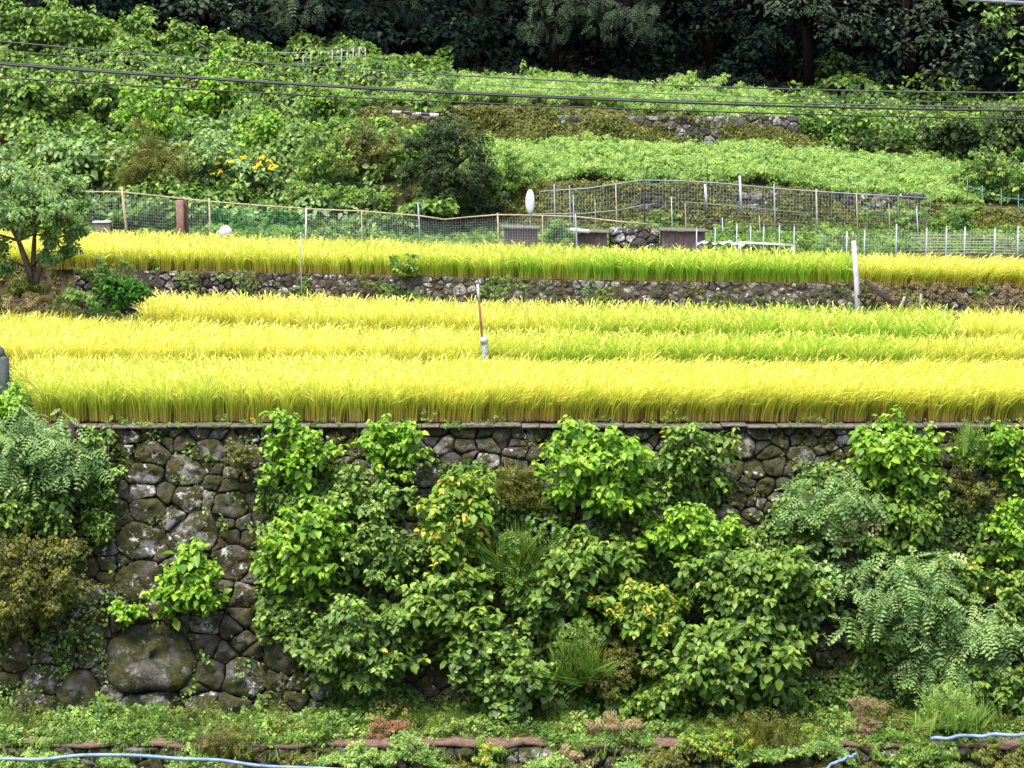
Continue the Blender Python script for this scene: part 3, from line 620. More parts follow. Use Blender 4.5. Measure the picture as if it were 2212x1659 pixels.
weeds('grass','fine grass tufts at the foot of the wall',2400,U(-12,12),U(47.2,48.4),lambda x,y:np.full(len(x),ZP),TFN,.5,'mid',34,cat='grass')
weeds('weeds','small weeds creeping over the top edge of the tall wall',900,U(-12,12),U(49.85,50.2),lambda x,y:Z1-.04+0*x,SP,.10,'mid',36)
weeds('weeds','weeds filling the left end of the front rice strip',1600,lambda rs,n:X(rs.uniform(-80,150,n),51),lambda rs,n:rs.uniform(50,52.6,n),lambda x,y:Z1+0*x,SP,.17,'mid',37)
weeds('weeds','weeds covering the earth bank under the left tree',8000,lambda rs,n:X(rs.uniform(-200,330,n),63.5),lambda rs,n:rs.uniform(61.5,66.3,n),zp,SP,.17,'olive',38)
weeds('weeds','pale green weeds among the olive ones under the left tree',3800,lambda rs,n:X(rs.uniform(-200,330,n),63.5),lambda rs,n:rs.uniform(61.8,66.3,n),zp,SP,.17,'mid',39)
def tuft(px,py,rx,h,d,pal,label,n=150,name='grass_tuft',cat='grass'):
    sid[0]+=1; rs=np.random.RandomState(sid[0]); c=wallpt(px,py) if d==W else PT(px,py,d)
    if d==W: c=c-np.array([0,.75,0])
    s=c[1]/F; T=thing(name,label,cat,c); g=Geo(); n=int(n*1.6); p=c+np.stack([rs.normal(0,.55,n)*rx*s,rs.normal(0,.35,n)*rx*s,rs.uniform(-.05,.45,n)*h*s*(.9 if d==W else .15)],-1)
    if d==W: p[:,1]+=.25
    scatter(g,TFN,p,np.array([0,0,1.])+rs.normal(0,.13,(n,3)),np.array([0,-1,0])+rs.normal(0,.9,(n,3)),h*s*rs.uniform(.3,.85,n),np.clip(rs.beta(2,2,n),0,.95))
    m=n; q=c+np.stack([rs.normal(0,.5,m)*rx*s,rs.normal(0,.35,m)*rx*s,rs.uniform(0,.8,m)*h*s],-1); scatter(g,SPN,q,rs.normal(0,.5,(m,3))+np.array([0,-.2,.7]),np.array([0,-.5,.7])+rs.normal(0,.4,(m,3)),.13*rs.uniform(.6,1.3,m),np.clip(rs.beta(2,2,m),0,.95)); g.build('blades',LM[pal],T); return T
tuft(1115,1250,40,150,W,'mid','tall grass clump in the middle of the wall right of the yellowing shrub')
tuft(1120,1085,32,110,W,'olive','yellow-olive grass hanging in a column on the wall left of the domed shrub')
tuft(2085,1000,26,110,W,'mid','thin upright grass in front of the rice near the right edge',60)
tuft(1240,1600,45,110,47.9,'mid','tall grass at the path edge in the centre')
tuft(960,1605,60,80,47.9,'bright','bright grass clump right of the reddish dead plants')
tuft(2080,1600,35,100,47.6,'bright','bright feathery upright weed beside the hose end at the right')
tuft(1900,1600,22,110,47.6,'olive','thin tall weed in front of the dark hollow')
tuft(1250,1470,40,150,47.6,'mid','tall grass spikes in front of the thicket at bottom centre')
tuft(2050,1570,60,120,46.9,'lime','wispy pale grass at the lower right in front of the feathery shrubs')
tuft(500,1625,70,70,46.6,'olive','dull grass on the path edge below the bare boulders')
tuft(1640,1600,90,80,46.6,'olive','dull seeding grass at the bottom right of centre')
tuft(190,1610,60,70,47.6,'bright','bright grass in front of the lowest boulders at the left')
shrub(840,1572,50,30,47.0,'rust','reddish brown dead plants at the foot of the wall','spn',.13,.7,name='dead_plant',cat='dead plant')
shrub(1340,1572,62,42,47.0,'dry','heap of dry brown twigs and stalks by the path','spn',.14,.6,name='dead_plant',cat='dead plant')
shrub(1870,1560,42,60,46.9,'dry','brown seeding weed below the dark hollow','spn',.10,.5,name='weed',cat='weed')
shrub(835,1488,14,18,W,'white','small white flower spray low on the wall above the dead plants','qd',.08,.6,K=4,name='flower',cat='flower')
shrub(1730,1600,60,38,47.0,'yellowing','yellow-green weed at the path edge right of centre','sp',.14,.6,name='weed',cat='weed')
for (px_,py_,r_,pl,lb) in [(60,1640,70,'lime','bright weed in the bottom left corner'),(800,1640,80,'lime','lime weed over the path edge left of centre'),(1060,1630,40,'yellowing','small yellow-green weed on the path edge at bottom centre'),(1430,1640,90,'olive','dull weed clump at the bottom right of centre'),(1560,1610,80,'yellowing','pale yellow-green weed mound by the path'),(2000,1640,110,'mid','green weed clump below the right hose'),(2180,1640,60,'olive','olive weed in the bottom right corner'),(1240,1640,50,'dry','dried stalks on the path edge at bottom centre')]:
    shrub(px_,py_,r_,34,46.4,pl,lb,'sp',.13,.6,name='weed',cat='weed')

# ------------------------------------------------------------------ hillside vegetation
def slope_carpet(name,label,n,px0,px1,d0,d1,tpl,size,pal,seed,amp=.7,fs=.9,mask=None,thr=-9,rr=(0,1)):
    rs=np.random.RandomState(seed); px_=rs.uniform(px0,px1,n); y=np.sqrt(rs.uniform(d0**2,d1**2,n)); x=X(px_,y)
    h=hz(x,y); p=np.stack([x,y,h],-1)
    if mask is not None: m=mask(px_,y,p); px_,x,y,h,p=px_[m],x[m],y[m],h[m],p[m]
    k=blob(p*np.array([1,1,0]),fs)*.65+blob(p*np.array([1,1,0]),fs*2.6)*.35; m=k>thr; p=p[m];k=k[m];N=len(p)
    e=.05; kx=(blob((p+np.array([.2,0,0]))*np.array([1,1,0]),fs)-blob(p*np.array([1,1,0]),fs))/.2*amp; ky=(blob((p+np.array([0,.2,0]))*np.array([1,1,0]),fs)-blob(p*np.array([1,1,0]),fs))/.2*amp
    p=p+np.stack([0*k,0*k,np.clip(.25+amp*(k+.3),.02,9)-np.abs(rs.normal(0,.12,N))],-1)
    nn=norm(np.stack([-kx*.5,-ky*.5-.35,np.full(N,.8)],-1)+rs.normal(0,.45,(N,3))); tip=np.stack([-kx,-ky-.5,np.full(N,-.4)],-1)+rs.normal(0,.5,(N,3))
    g=Geo(); scatter(g,tpl,p,tip,nn,size*rs.uniform(.6,1.25,N),rr[0]+(rr[1]-rr[0])*np.clip(rs.beta(1.7,1.9,N)+.18*k,0,1)); o=g.build(name,LM[pal]); return tag(o,label,'undergrowth',kind='stuff')
slope_carpet('undergrowth','thick mat of broad kudzu leaves over the left hillside',60000,-260,980,74,98,OV,.23,'kudzu',61,1.5,.62)
slope_carpet('undergrowth','bluish pale leaf patches on the left hillside above the bamboo fence',9000,-200,900,74,84,OV,.22,'pale',62,.9,.9,thr=.15)
slope_carpet('weeds','lime green weeds covering the lower right-hand terrace',52000,1060,2120,77.7,86,SP,.17,'lime',63,.45,1.1,thr=-.7)
slope_carpet('weeds','light green weeds on the higher terrace at the forest edge',40000,720,1760,86.4,96,SP,.17,'lime',64,.55,1.0,rr=(0,.85),thr=-.5)
slope_carpet('grass','fine pale grass blades standing over the right-hand terraces',22000,1000,2100,77.7,96,SPN,.24,'lime',69,.7,1.0,thr=-.5,mask=lambda px,y,p:(y<85.7)|((y>86.3)&(px<1760)))
slope_carpet('weeds','duller green weeds mixed through both right-hand terraces',26000,720,2150,77.7,96,OV,.17,'mid',68,.55,1.25,thr=.25)
slope_carpet('undergrowth','dark undergrowth at the forest edge on the upper right',22000,1700,2500,79,98,OV,.22,'kudzu',65,.9,.9,mask=lambda px,y,p:(y>86)|(px>2050))
slope_carpet('undergrowth','low mixed weeds between the upper rice and the terraces',20000,-260,2500,70,77.5,SP,.2,'mid',66,.4,1.0,mask=lambda px,y,p:y>ip(px,[(-300,74.5),(180,73.6),(700,70),(1200,68.5),(2212,66)]))
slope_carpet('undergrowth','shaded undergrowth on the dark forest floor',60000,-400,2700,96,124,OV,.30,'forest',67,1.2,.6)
def face(name,label,n,px0,px1,zt,zb,yf,pal,tpl,size,seed,thr=-.3,lift=.35):
    rs=np.random.RandomState(seed); px_=rs.uniform(px0,px1,n); t=rs.rand(n); 
    y=yf(px_,t); x=X(px_,y); a=hz(x,np.full(n,yf(0,1.)+.1)); b=hz(x,np.full(n,yf(0,0.)-.1)); z=b+(a-b)*t; p=np.stack([x,y,z],-1)
    return carpet(name,label,'creeper',p,np.array([0,-1,.2]),tpl,size,pal,seed,thr,1.1,lift)
face('creeper','olive weeds hanging over the lower right terrace face',16000,1050,2212,0,0,lambda p,t:77.1+.6*t+0*p,'olive',SP,.2,71,-.75)
face('creeper','brown dry creepers on the lower right terrace face',5000,1050,2212,0,0,lambda p,t:77.0+.6*t+0*p,'dry',SPN,.17,72,.1)
face('creeper','dull green creepers on the higher terrace face',13000,760,1800,0,0,lambda p,t:85.7+.6*t+0*p,'olive',SP,.2,73,-.6)
face('creeper','leafy green vines climbing the higher terrace face',7000,760,1800,0,0,lambda p,t:85.55+.6*t+0*p,'mid',SP,.2,75,.0)
face('creeper','leafy green vines climbing the lower right terrace face',6000,1050,2212,0,0,lambda p,t:76.95+.6*t+0*p,'mid',SP,.2,76,.1)
face('creeper','brown dry creepers on the higher terrace face',5000,1000,1800,0,0,lambda p,t:85.6+.6*t+0*p,'dry',SPN,.2,74,.05)
def upper_wall(label,x0,x1,y0,y1,seed,slope=0):
    zb0=float(hz(0,y0-.05)[0])-.3
    f=lambda uv: np.stack([uv[:,0],y0+(y1-y0)*np.clip((uv[:,1]-zb0)/2,0,1)-.08,uv[:,1]],-1)
    zt=float(hz(x0*.5+x1*.5,y1+.1)[0])
    build_wall('stone_wall',label,x0,x1,zb0,zt,f,norm(np.array([0,-1,.2])),lambda x,z:.17,2500,MT['stone2'],seed,loc=((x0+x1)/2,y0,zb0),asp=1.2)
upper_wall('overgrown stone retaining wall of the lower right terrace behind the pipe fence',X(1060,77),X(2000,77),77.1,77.5,41)
upper_wall('weathered stone retaining wall of the higher terrace, half hidden by dry creepers',X(780,86),X(1720,86),85.7,86.1,42)

S='s'
HILL=[
 (60,60,90,50,S,'kudzu','leafy crown in the top left corner of the hillside','ov',.24,.5),
 (165,75,85,52,S,'mid','rounded light bush on the skyline at upper left','ov',.24,.5),
 (280,75,60,50,S,'mid','bush with upright shoots on the upper left skyline','ov',.22,.5),
 (430,100,75,45,S,'kudzu','dark-topped bush at the forest edge left of the stake fence','ov',.22,.5),
 (560,130,70,40,S,'mid','low bush left of the stake fence','ov',.2,.5),
 (60,230,90,75,S,'kudzu','big dark bush at the left edge on the hillside','ov',.25,.55),
 (220,225,85,65,S,'kudzu','heap of broad vine leaves on the left hillside','ov',.25,.55),
 (470,200,80,55,S,'bright','yellow-green vine heap below the stake fence','ov',.22,.5),
 (320,275,70,60,S,'bright','bright vine heap left of the dark gap on the hillside','ov',.22,.5),
 (690,235,75,60,S,'mid','vine heap near the stones at the left end of the higher terrace','ov',.2,.5),
 (600,290,80,50,S,'bright','light leafy heap on the slope above the yellow flowers','ov',.2,.5),
 (170,350,100,45,S,'pale','pale bluish leaf heap at left above the bamboo fence','ov',.24,.5),
 (330,355,62,60,S,'olive','brownish olive feathery bush above the red-brown post','con',.5,.3),
 (450,345,55,50,S,'pale','pale green leafy heap beside the yellow flowers','ov',.2,.5),
 (530,375,60,42,S,'pale','plant with yellow flowers on the left hillside','ov',.18,.5),
 (690,360,70,55,S,'mid','light green bush left of the dark round tree','sp',.22,.5),
 (800,330,60,60,S,'olive','dull brownish bush leaning on the dark round tree','sp',.2,.5),
 (700,430,110,30,S,'mid','low leafy bushes behind the bamboo fence','sp',.22,.5),
 (900,195,60,28,S,'lime','lime mound at the left end of the higher terrace','sp',.2,.6),
 (1145,165,32,25,S,'mid','small pale shrub standing up on the higher terrace skyline','ov',.17,.6),
 (1090,390,65,60,S,'mid','yellow-green bush right of the dark round tree','sp',.2,.5),
 (1500,195,90,22,S,'lime','line of lime shrubs on the right of the higher terrace','sp',.2,.5),
 (2130,380,90,50,S,'kudzu','dark green bush at the right edge above the teal poles','sp',.22,.5),
 (2100,300,110,50,S,'dark','dark shrub mass at the right edge below the cables','ov',.22,.5),
 (1850,280,90,40,S,'kudzu','dark creeper heap right of the higher terrace end','ov',.22,.5),
 (1800,150,60,35,S,'dark','dim bush under the forest just above the cables','ov',.22,.5),
 (1420,480,70,20,S,'mid','low tangle of weeds among the shed boards','sp',.18,.5),
 (1200,500,40,28,68.5,'mid','low bush in front of the shed boards','sp',.16,.5),
 (1950,470,140,25,S,'mid','low hedge of weeds behind the right-hand stakes','sp',.2,.5),
]
for a in HILL:
    kw={}
    if 'yellow flowers on' in a[6]: kw['flower']=('yellowflower',16,1.0)
    if a[7]=='con': kw.update(up=.3,front=.4,droop=-.6)
    shrub(*a[:7],tpl=a[7],leaf=a[8],dens=a[9],**kw)
shrub(258,632,46,27,60.5,'bush','small round glossy dark green bush at the left end of the middle rice','ov',.13,1.5,K=40,lobe=.5,name='bush',cat='bush',up=.8,shoots=0)
# bank under the left tree
shrub(60,630,75,26,63.2,'olive','brownish weeds on the earth bank under the left tree','sp',.15,.6,name='weed',cat='weed')
shrub(170,640,55,22,62.8,'lime','yellow-green weeds beside the round dark bush','sp',.14,.6,name='weed',cat='weed')
shrub(225,590,60,25,65.0,'mid','light creeper on the left end of the low terrace wall','sp',.15,.5,name='weed',cat='weed')
shrub(60,660,60,16,62.7,'dry','dry brown weeds at the left edge behind the second rice strip','spn',.13,.5,name='weed',cat='weed')
shrub(870,575,34,20,63.4,'mid','small leafy weed on top of the low terrace wall, left of the centre pole','ov',.14,.5,name='weed',cat='weed')
# weeds on second wall
rs=np.random.RandomState(77); n=9000; px_=rs.uniform(180,2400,n); z=rs.uniform(Z3+.2,Z4+.1,n); yy=d_f3b(px_)+(z-Z3)*.22-.06; p=np.stack([X(px_,yy),yy,z],-1)
carpet('creeper','small weeds rooted in the low terrace wall','creeper',p,n2,SP,.10,'mid',78,.38,2.1,.12)
m=px_>1850
carpet('creeper','dry brown straw hanging on the right end of the low terrace wall','creeper',p[m],n2,SPN,.12,'dry',79,-.1,1.9,.1)
carpet('creeper','olive dry weeds over the low terrace wall','creeper',p,n2,SP,.09,'olive',80,.45,2.4,.08)

# ------------------------------------------------------------------ trees
def tree(name,label,trunk,lobes,pal,tpl='qd',leaf=.24,dens=.35,tr=.2,cat='tree',base_d=None,group=None,barkmat='bark',extra_trunks=(),**kw):
    """trunk: list of (px,py,d); lobes: (px,py,d,r_px)"""
    sid[0]+=1; rs=np.random.RandomState(sid[0]); tp=np.array([PT(*a) for a in trunk])
    b=tp[0].copy(); T=thing(name,label,cat,b,group)
    t=Geo(); t.tube(tp,np.linspace(tr,tr*.35,len(tp)),9)
    for e in extra_trunks: ep=np.array([PT(*a) for a in e]); t.tube(ep,np.linspace(tr*.8,tr*.25,len(ep)),8)
    L=[]
    for (px,py,d,r) in lobes:
        c=PT(px,py,d); r=r*d/F
        k=int(np.argmin(np.linalg.norm(tp-c-np.array([0,0,-r*.8]),axis=1))); a=tp[k]; mid=(a+c)/2+np.array([0,0,.15*np.linalg.norm(c-a)])
        t.tube([a,mid,c],[tr*.4,tr*.25,tr*.08],6)
        for j in range(5):
            q=rdir(1,rs)[0]*r*.62*np.array([1.15,1,.75]); L.append((c+q,r*rs.uniform(.38,.6)))
            t.tube([c-(c-mid)*.3,c+q*.5+rs.normal(0,.05,3),c+q],[tr*.12,tr*.08,tr*.03],4)
    t.build('trunk',MT[barkmat],T)
    g=Geo(); foliage(g,None,L,b,dens,TPL[tpl],leaf,rs,**kw); g.build('crown',LM[pal],T); return T
# the tree at left edge by the upper field
tree('tree','spreading feathery-leaved tree with forked leaning trunks at the left edge by the upper rice strip',
 [(72,625,63.4),(62,580,63.4),(40,520,63.3),(10,465,63.3)],
 [(20,430,63.2,52),(70,405,62.8,48),(130,420,63,45),(95,450,62.4,50),(160,440,63.4,36),(60,480,62.8,34),(140,480,62.8,40),(-30,450,63.5,55),(-40,520,63.5,50),(165,500,63,26),(110,515,62.9,24),(40,385,63.4,46),(110,385,63.4,40),(150,405,63.6,38),(30,470,62.4,48),(120,450,62.2,44),(-60,400,63,60),(105,555,63,22),(150,540,63.3,18),(5,570,63.5,20)],
 'palegreen','sp',.24,.95,tr=.12,shoots=2,extra_trunks=[[(76,622,63.3),(85,580,63.3),(110,520,63.2),(130,470,63.1)],[(78,622,63.4),(72,560,63.5),(75,500,63.3),(80,450,63.2)]],up=.75,front=.3,droop=.3)
# dark round tree in the middle
tree('tree','dark bushy evergreen tree standing alone in the middle of the hillside',
 [(985,485,76.6),(985,430,76.6),(985,360,76.7),(990,300,76.8)],
 [(985,300,76.5,42),(930,320,76.4,40),(1040,330,76.4,42),(960,360,76.0,50),(1030,385,76,48),(900,370,76.6,40),(985,415,75.8,48),(930,425,76.2,38),(1060,430,76.5,34),(1010,455,76.2,32),(900,310,77,30),(955,275,77,28)],
 'dark','sp',.22,1.0,tr=.14,shoots=1)
# dark trunks stump at left top of wall
T=thing('tree_stump','bare dark broken trunk standing in the pale feathery shrub at the left','stump',wallpt(175,1060)-np.array([0,.7,0])); g=Geo()
c=[wallpt(178,1065)-np.array([0,.75,0]),wallpt(177,1000)-np.array([0,.85,0]),wallpt(174,940)-np.array([0,.95,0]),wallpt(172,895)-np.array([0,1.0,0])]; g.tube(c,[.10,.10,.085,.07],8); g.build('trunk',MT['darkwood'],T)
g=Geo(); g.tube([c[2],c[2]+np.array([.12,-.05,.18]),c[2]+np.array([.2,-.05,.34])],[.04,.03,.012],6); g.build('branch',MT['darkwood'],T)

def auto(px,d,py0,py1,n,r,rs,sx=90): return [(px+rs.uniform(-sx,sx),rs.uniform(py1,py0),d+rs.uniform(-2.5,2.5),r*rs.uniform(.7,1.2)) for _ in range(n)]
rs=np.random.RandomState(9)
FT=[
 (180,99,'forest','dark forest tree behind the upper left skyline',[(180,30,98,60),(90,10,98,60),(260,15,98,55)],'qd'),
 (440,98,'greygreen','forest tree with a drooping bough over the stake fence, left of the dark gap',[(450,20,96,42),(500,45,96,36),(390,15,96,40),(520,10,97,40)],'qd'),
 (640,99,'greygreen','forest tree with a pale low bough left of centre at the top',[(640,40,97,34),(680,20,97,38),(610,10,97,40)],'fr5'),
 (860,100,'forest','forest tree with conifer-like boughs hanging over the middle gap',[(860,15,98,46),(900,45,98,34),(800,10,98,42)],'con'),
 (1040,100,'forest','slim dark forest tree at the top centre',[(1050,20,98,40),(1000,60,99,30)],'con'),
 (1190,97,'greygreen','forest tree with long hanging bough at top centre',[(1170,10,96,42),(1220,30,96,30),(1260,5,96,34)],'fr5'),
 (1350,98,'greygreen','forest tree with leafy bough at the top right of centre',[(1340,25,96,40),(1400,10,96,38),(1375,55,96,24),(1290,0,97,36)],'fr5'),
 (1530,100,'forest','very dark forest tree right of centre',[(1520,60,98,42),(1480,20,99,46),(1580,30,99,44)],'qd'),
 (1740,97,'greygreen','forest tree with grey-green rounded boughs at the upper right',[(1700,15,95,42),(1760,30,95,46),(1830,55,95,48),(1860,20,95,44),(1790,75,95,28)],'qd'),
 (1960,98,'greygreen','grey-green forest tree hanging low over the cables at the right',[(1960,60,95,46),(2020,90,95,52),(2080,110,95,50),(2040,150,95,40),(2090,165,95,34),(1940,110,96,34),(2120,70,96,44)],'qd'),
 (2180,99,'kudzu','greener tree in the top right corner',[(2170,60,96,50),(2200,120,96,50),(2150,20,96,46),(2210,180,96,36)],'qd'),
]
for (px,d,pal,lab,lb,tp) in FT:
    L=lb+[(a,b,c,r) for a,b,c,r in auto(px,d+3,-20,-330,12,75,rs,110)]+[(a,b,c,r) for a,b,c,r in auto(px,d+1,70,-40,7,40,rs,120)]
    tree('forest_tree',lab,[(px+8,hz(X(px,d),d) and 0 or 0,d)] and [(px+8,*( (lambda z:( [829.5-F*math.tan(math.atan((z-CZ)/d)+PITCH)] ))(float(hz(X(px,d),d)[0])-.2)),d),(px+4,60,d),(px,-100,d),(px-5,-280,d+1)],
      L,pal,tp,{'qd':.26,'fr5':.42,'con':.45}[tp],{'qd':.42,'fr5':.3,'con':.28}[tp],tr=.26,group=None,barkmat='shadebark',**({'up':.4,'front':.5,'droop':.8} if tp!='qd' else {}))
# deep canopy added mostly above view to block light; understory masses behind
g=Geo(); rs=np.random.RandomState(19)
for i in range(330):
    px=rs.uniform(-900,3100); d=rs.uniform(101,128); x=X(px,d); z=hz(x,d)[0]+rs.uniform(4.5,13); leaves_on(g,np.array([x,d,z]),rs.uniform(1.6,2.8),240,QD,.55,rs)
tag(g.build('forest_shade_canopy',LM['forest']),'continuous dark forest canopy added mostly above view to block light behind the front row of trees','forest',kind='stuff')
g=Geo()
for i in range(330):
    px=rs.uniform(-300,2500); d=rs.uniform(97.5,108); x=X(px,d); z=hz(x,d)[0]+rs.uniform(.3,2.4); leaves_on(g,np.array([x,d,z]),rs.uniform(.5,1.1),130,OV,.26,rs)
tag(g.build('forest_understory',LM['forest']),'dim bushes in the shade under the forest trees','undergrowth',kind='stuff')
t=Geo()
for k,(px,d) in enumerate([(700,104),(760,108),(980,106),(1120,105),(1260,109),(1440,104),(1480,110),(1620,106),(1870,103),(560,106),(330,105),(2050,104)]):
    z=float(hz(X(px,d),d)[0]); x=X(px,d); T=thing('bare_tree','tall bare-stemmed tree deep in the shade under the forest','tree',(x,d,z-.3),'dim bare-stemmed trees in the forest shade'); g=Geo(); g.tube([(x,d,z-.3),(x+.1,d,z+4),(x-.1,d+.2,z+9)],[.2,.17,.14],8); g.build('trunk',MT['shadebark'],T); g=Geo(); [leaves_on(g,np.array([x,d,z+8])+rs.normal(0,1,3),1.3,160,QD,.4,rs) for _ in range(5)]; g.build('crown',LM['forest'],T)

# ------------------------------------------------------------------ fences, poles, cables
def ribbon_net(g,P0,P1,Q0,Q1,nu,nv,r=.0014):
    P0,P1,Q0,Q1=map(np.asarray,(P0,P1,Q0,Q1))     # bottom-left,bottom-right,top-left,top-right
    for i in range(nu+1):
        t=i/nu; g.tube([P0*(1-t)+P1*t,Q0*(1-t)+Q1*t],r,3)
    for j in range(nv+1):
        s=j/nv; a=P0*(1-s)+Q0*s; b=P1*(1-s)+Q1*s; m=(a+b)/2-np.array([0,0,.02]); g.tube([a,m,b],r,3)
def db(px): return float(d_f4b(px))+.45
# bamboo rail fence behind the upper rice
rail=[(150,412),(190,414),(265,415),(350,424),(440,434),(550,443),(660,451),(781,456),(905,466),(960,474),(1010,469),(1075,464),(1150,465),(1245,468),(1330,478),(1400,484)]
T=thing('bamboo_fence','long low fence with a wavy bamboo rail and netting behind the upper rice strip','fence',(X(700,70),70,Z4))
R3=[PT(a,b,db(a)) for a,b in rail]
for seg in range(0,len(R3)-1,3):
    g=Geo(); pp=R3[seg:seg+4]
    if len(pp)>1: g.tube(pp,[.026,.022,.028,.024][:len(pp)],6); g.build('rail',MT['bamboo'],T)
posts=[(263,403,277,'bamboo',.045),(452,428,453,'bamboo',.03),(662,448,657,'white',.03),(781,454,781,'bamboo',.022),(903,436,908,'steel',.028),(1075,460,1076,'bamboo',.028),(1172,466,1170,'bamboo',.022),(1243,462,1247,'steel',.028)]
for a,b,c,m,r in posts:
    d=db(a); bt=PT(c,500,d); bt[2]=Z4-.1; g=Geo(); tp_=PT(a,b,d)+np.array([0,-.03,0]); mid=(bt+tp_)/2+np.array([.015,0,0]); g.tube([bt,mid,tp_],[r*1.1,r,r*.9],7); g.build('post',MT[m],T)
g=Geo(); g2=Geo()
pn=[190,263,390,452,560,660,781,905,1000,1075,1172,1245]
for i in range(len(pn)-1):
    a,b=pn[i],pn[i+1]; da,db_=db(a)+.03,db(b)+.03; pa=ip(a,rail)+6; pb=ip(b,rail)+6
    L=abs(X(b,da)-X(a,da)); g=Geo(); ribbon_net(g,(X(a,da),da,Z4),(X(b,db_),db_,Z4),PT(a,pa,da),PT(b,pb,db_),max(6,int(L/.07)),18,.0019); g.build('net',MT['netgreen' if i in(3,4) else 'netgrey'],T)
# wide wooden post
d=db(392)-.12; T=thing('wooden_post','thick reddish wooden post standing at the bamboo fence','post',(X(392,d),d,Z4)); g=Geo(); tp_=PT(390,432,d); g.box((tp_[0]-.02,d,(Z4+tp_[2])/2),.22,.14,tp_[2]-Z4); g.build('post_body',MT['wood'],T)
g=Geo(); g.box((tp_[0]+.16,d+.1,(Z4+tp_[2])/2),.12,.1,tp_[2]-Z4-.02); g.build('side_batten',MT['darkwood'],T)
# white block and small stones behind rice
d=db(220)-.2; c=PT(221,489,d); T=thing('concrete_block','pale concrete block behind the upper rice by the left tree','block',(c[0],c[1],Z4)); g=Geo(); g.box((c[0],c[1],(Z4+c[2]+.12)/2),.52,.3,c[2]+.12-Z4,bev=.03); g.build('block_body',MT['concrete'],T); g=Geo(); g.box((c[0],c[1]-.01,c[2]+.14),.56,.34,.05); g.build('cap',MT['white'],T)
d=db(487)-.1; c=PT(487,495,d); T=thing('boulder_stone','small pale stone behind the upper rice near the bamboo fence','stone',(c[0],c[1],Z4)); g=Geo(); 
b=np.array([(math.cos(a)*math.cos(e)*.22,math.sin(a)*math.cos(e)*.15,math.sin(e)*.2+.02*math.sin(3*a)) for e in np.linspace(-1.4,1.4,7) for a in np.linspace(0,2*math.pi,12,endpoint=False)])
i=(np.arange(6)[:,None]*12+np.arange(12)[None]); j=(np.arange(6)[:,None]*12+(np.arange(12)[None]+1)%12); g.add(b+c-np.array([0,0,.1]),[np.stack([i,j,j+12,i+12],-1).reshape(-1,4),[list(range(72,84))]],.9); g.build('stone_body',MT['white'],T,True)
# pipe fence on the right (arched rail)
dF=74.5
T=thing('pipe_fence','arched grey pipe fence with white posts below the lower right terrace','fence',(X(1550,dF),dF,10.4))
rl=[(1165,414),(1200,411),(1270,407),(1330,398),(1385,389),(1480,391),(1560,396),(1600,400),(1700,409),(1800,416),(1900,422),(2010,428)]
g=Geo(); g.tube([PT(a,b,dF) for a,b in rl],.022,6); g.build('rail',MT['steel'],T)
rl2=[(1150,462),(1250,462),(1330,455),(1390,443),(1420,440)]
g=Geo(); g.tube([PT(a,b,dF) for a,b in rl2],.016,6); g.build('rail',MT['steel'],T)
g=Geo(); g.tube([PT(a,b,dF) for a,b in [(1480,436),(1560,443),(1640,450),(1760,462)]],.012,6); g.build('rail',MT['steel'],T)
for a,b,c,m,r in [(1197,398,540,'steel',.022),(1230,400,540,'steel',.018),(1238,420,540,'steel',.022),(1330,395,540,'oldpost',.022),(1390,375,540,'darkwood',.022),(1523,398,452,'white',.04),(1598,380,462,'white',.038),(1672,398,540,'steel',.026),(1763,408,540,'oldpost',.028),(1850,418,540,'oldpost',.02),(1285,430,540,'oldpost',.014),(1450,425,540,'netgrey',.014),(1480,440,545,'oldpost',.016),(1560,470,545,'netgrey',.015),(1640,465,545,'oldpost',.014),(1920,440,545,'oldpost',.016),(1980,446,545,'netgrey',.015)]:
    g=Geo(); a3=PT(a,b,dF-.03); b3=PT(a+4,c,dF-.03); b3[2]=max(b3[2],10.3); g.tube([b3,a3],r,7); g.build('post',MT[m],T)
g=Geo(); ribbon_net(g,(X(1165,dF),dF,10.4),(X(1390,dF),dF,10.4),PT(1165,414,dF),PT(1390,389,dF),34,14,.0019); g.build('net',MT['netgrey'],T); g=Geo(); ribbon_net(g,(X(1390,dF),dF,10.4),(X(2010,dF),dF,10.4),PT(1390,389,dF),PT(2010,428,dF),90,16,.0019); g.build('net',MT['netgrey'],T)
# oval white board
c=PT(1145,436,74.0); T=thing('oval_board','upright white oval board standing left of the pipe fence','board',(c[0],c[1],10.4)); g=Geo(); n=24; an=np.linspace(0,2*math.pi,n,endpoint=False); rx_,rz_=.15,.40; rings=[]
for k,(q,yy) in enumerate([(1.0,.05),(1.0,.0),(.93,-.03),(.6,-.045),(.25,-.05)]): rings.append(np.stack([c[0]+rx_*q*np.cos(an),c[1]+yy+.12*q*np.sin(an)*rz_,c[2]+rz_*q*np.sin(an)*(1+.06*np.cos(an))],-1))
i=(np.arange(4)[:,None]*n+np.arange(n)[None]); j=(np.arange(4)[:,None]*n+(np.arange(n)[None]+1)%n); g.add(np.vstack(rings),[np.stack([i,j,j+n,i+n],-1).reshape(-1,4),[list(range(4*n,5*n))],[list(range(n-1,-1,-1))]])
g.build('board',MT['white'],T)
g=Geo(); g.tube([(c[0]+.02,c[1]+.06,10.3),(c[0]+.02,c[1]+.06,c[2]+.1)],.02,6); g.build('stake',MT['oldpost'],T)
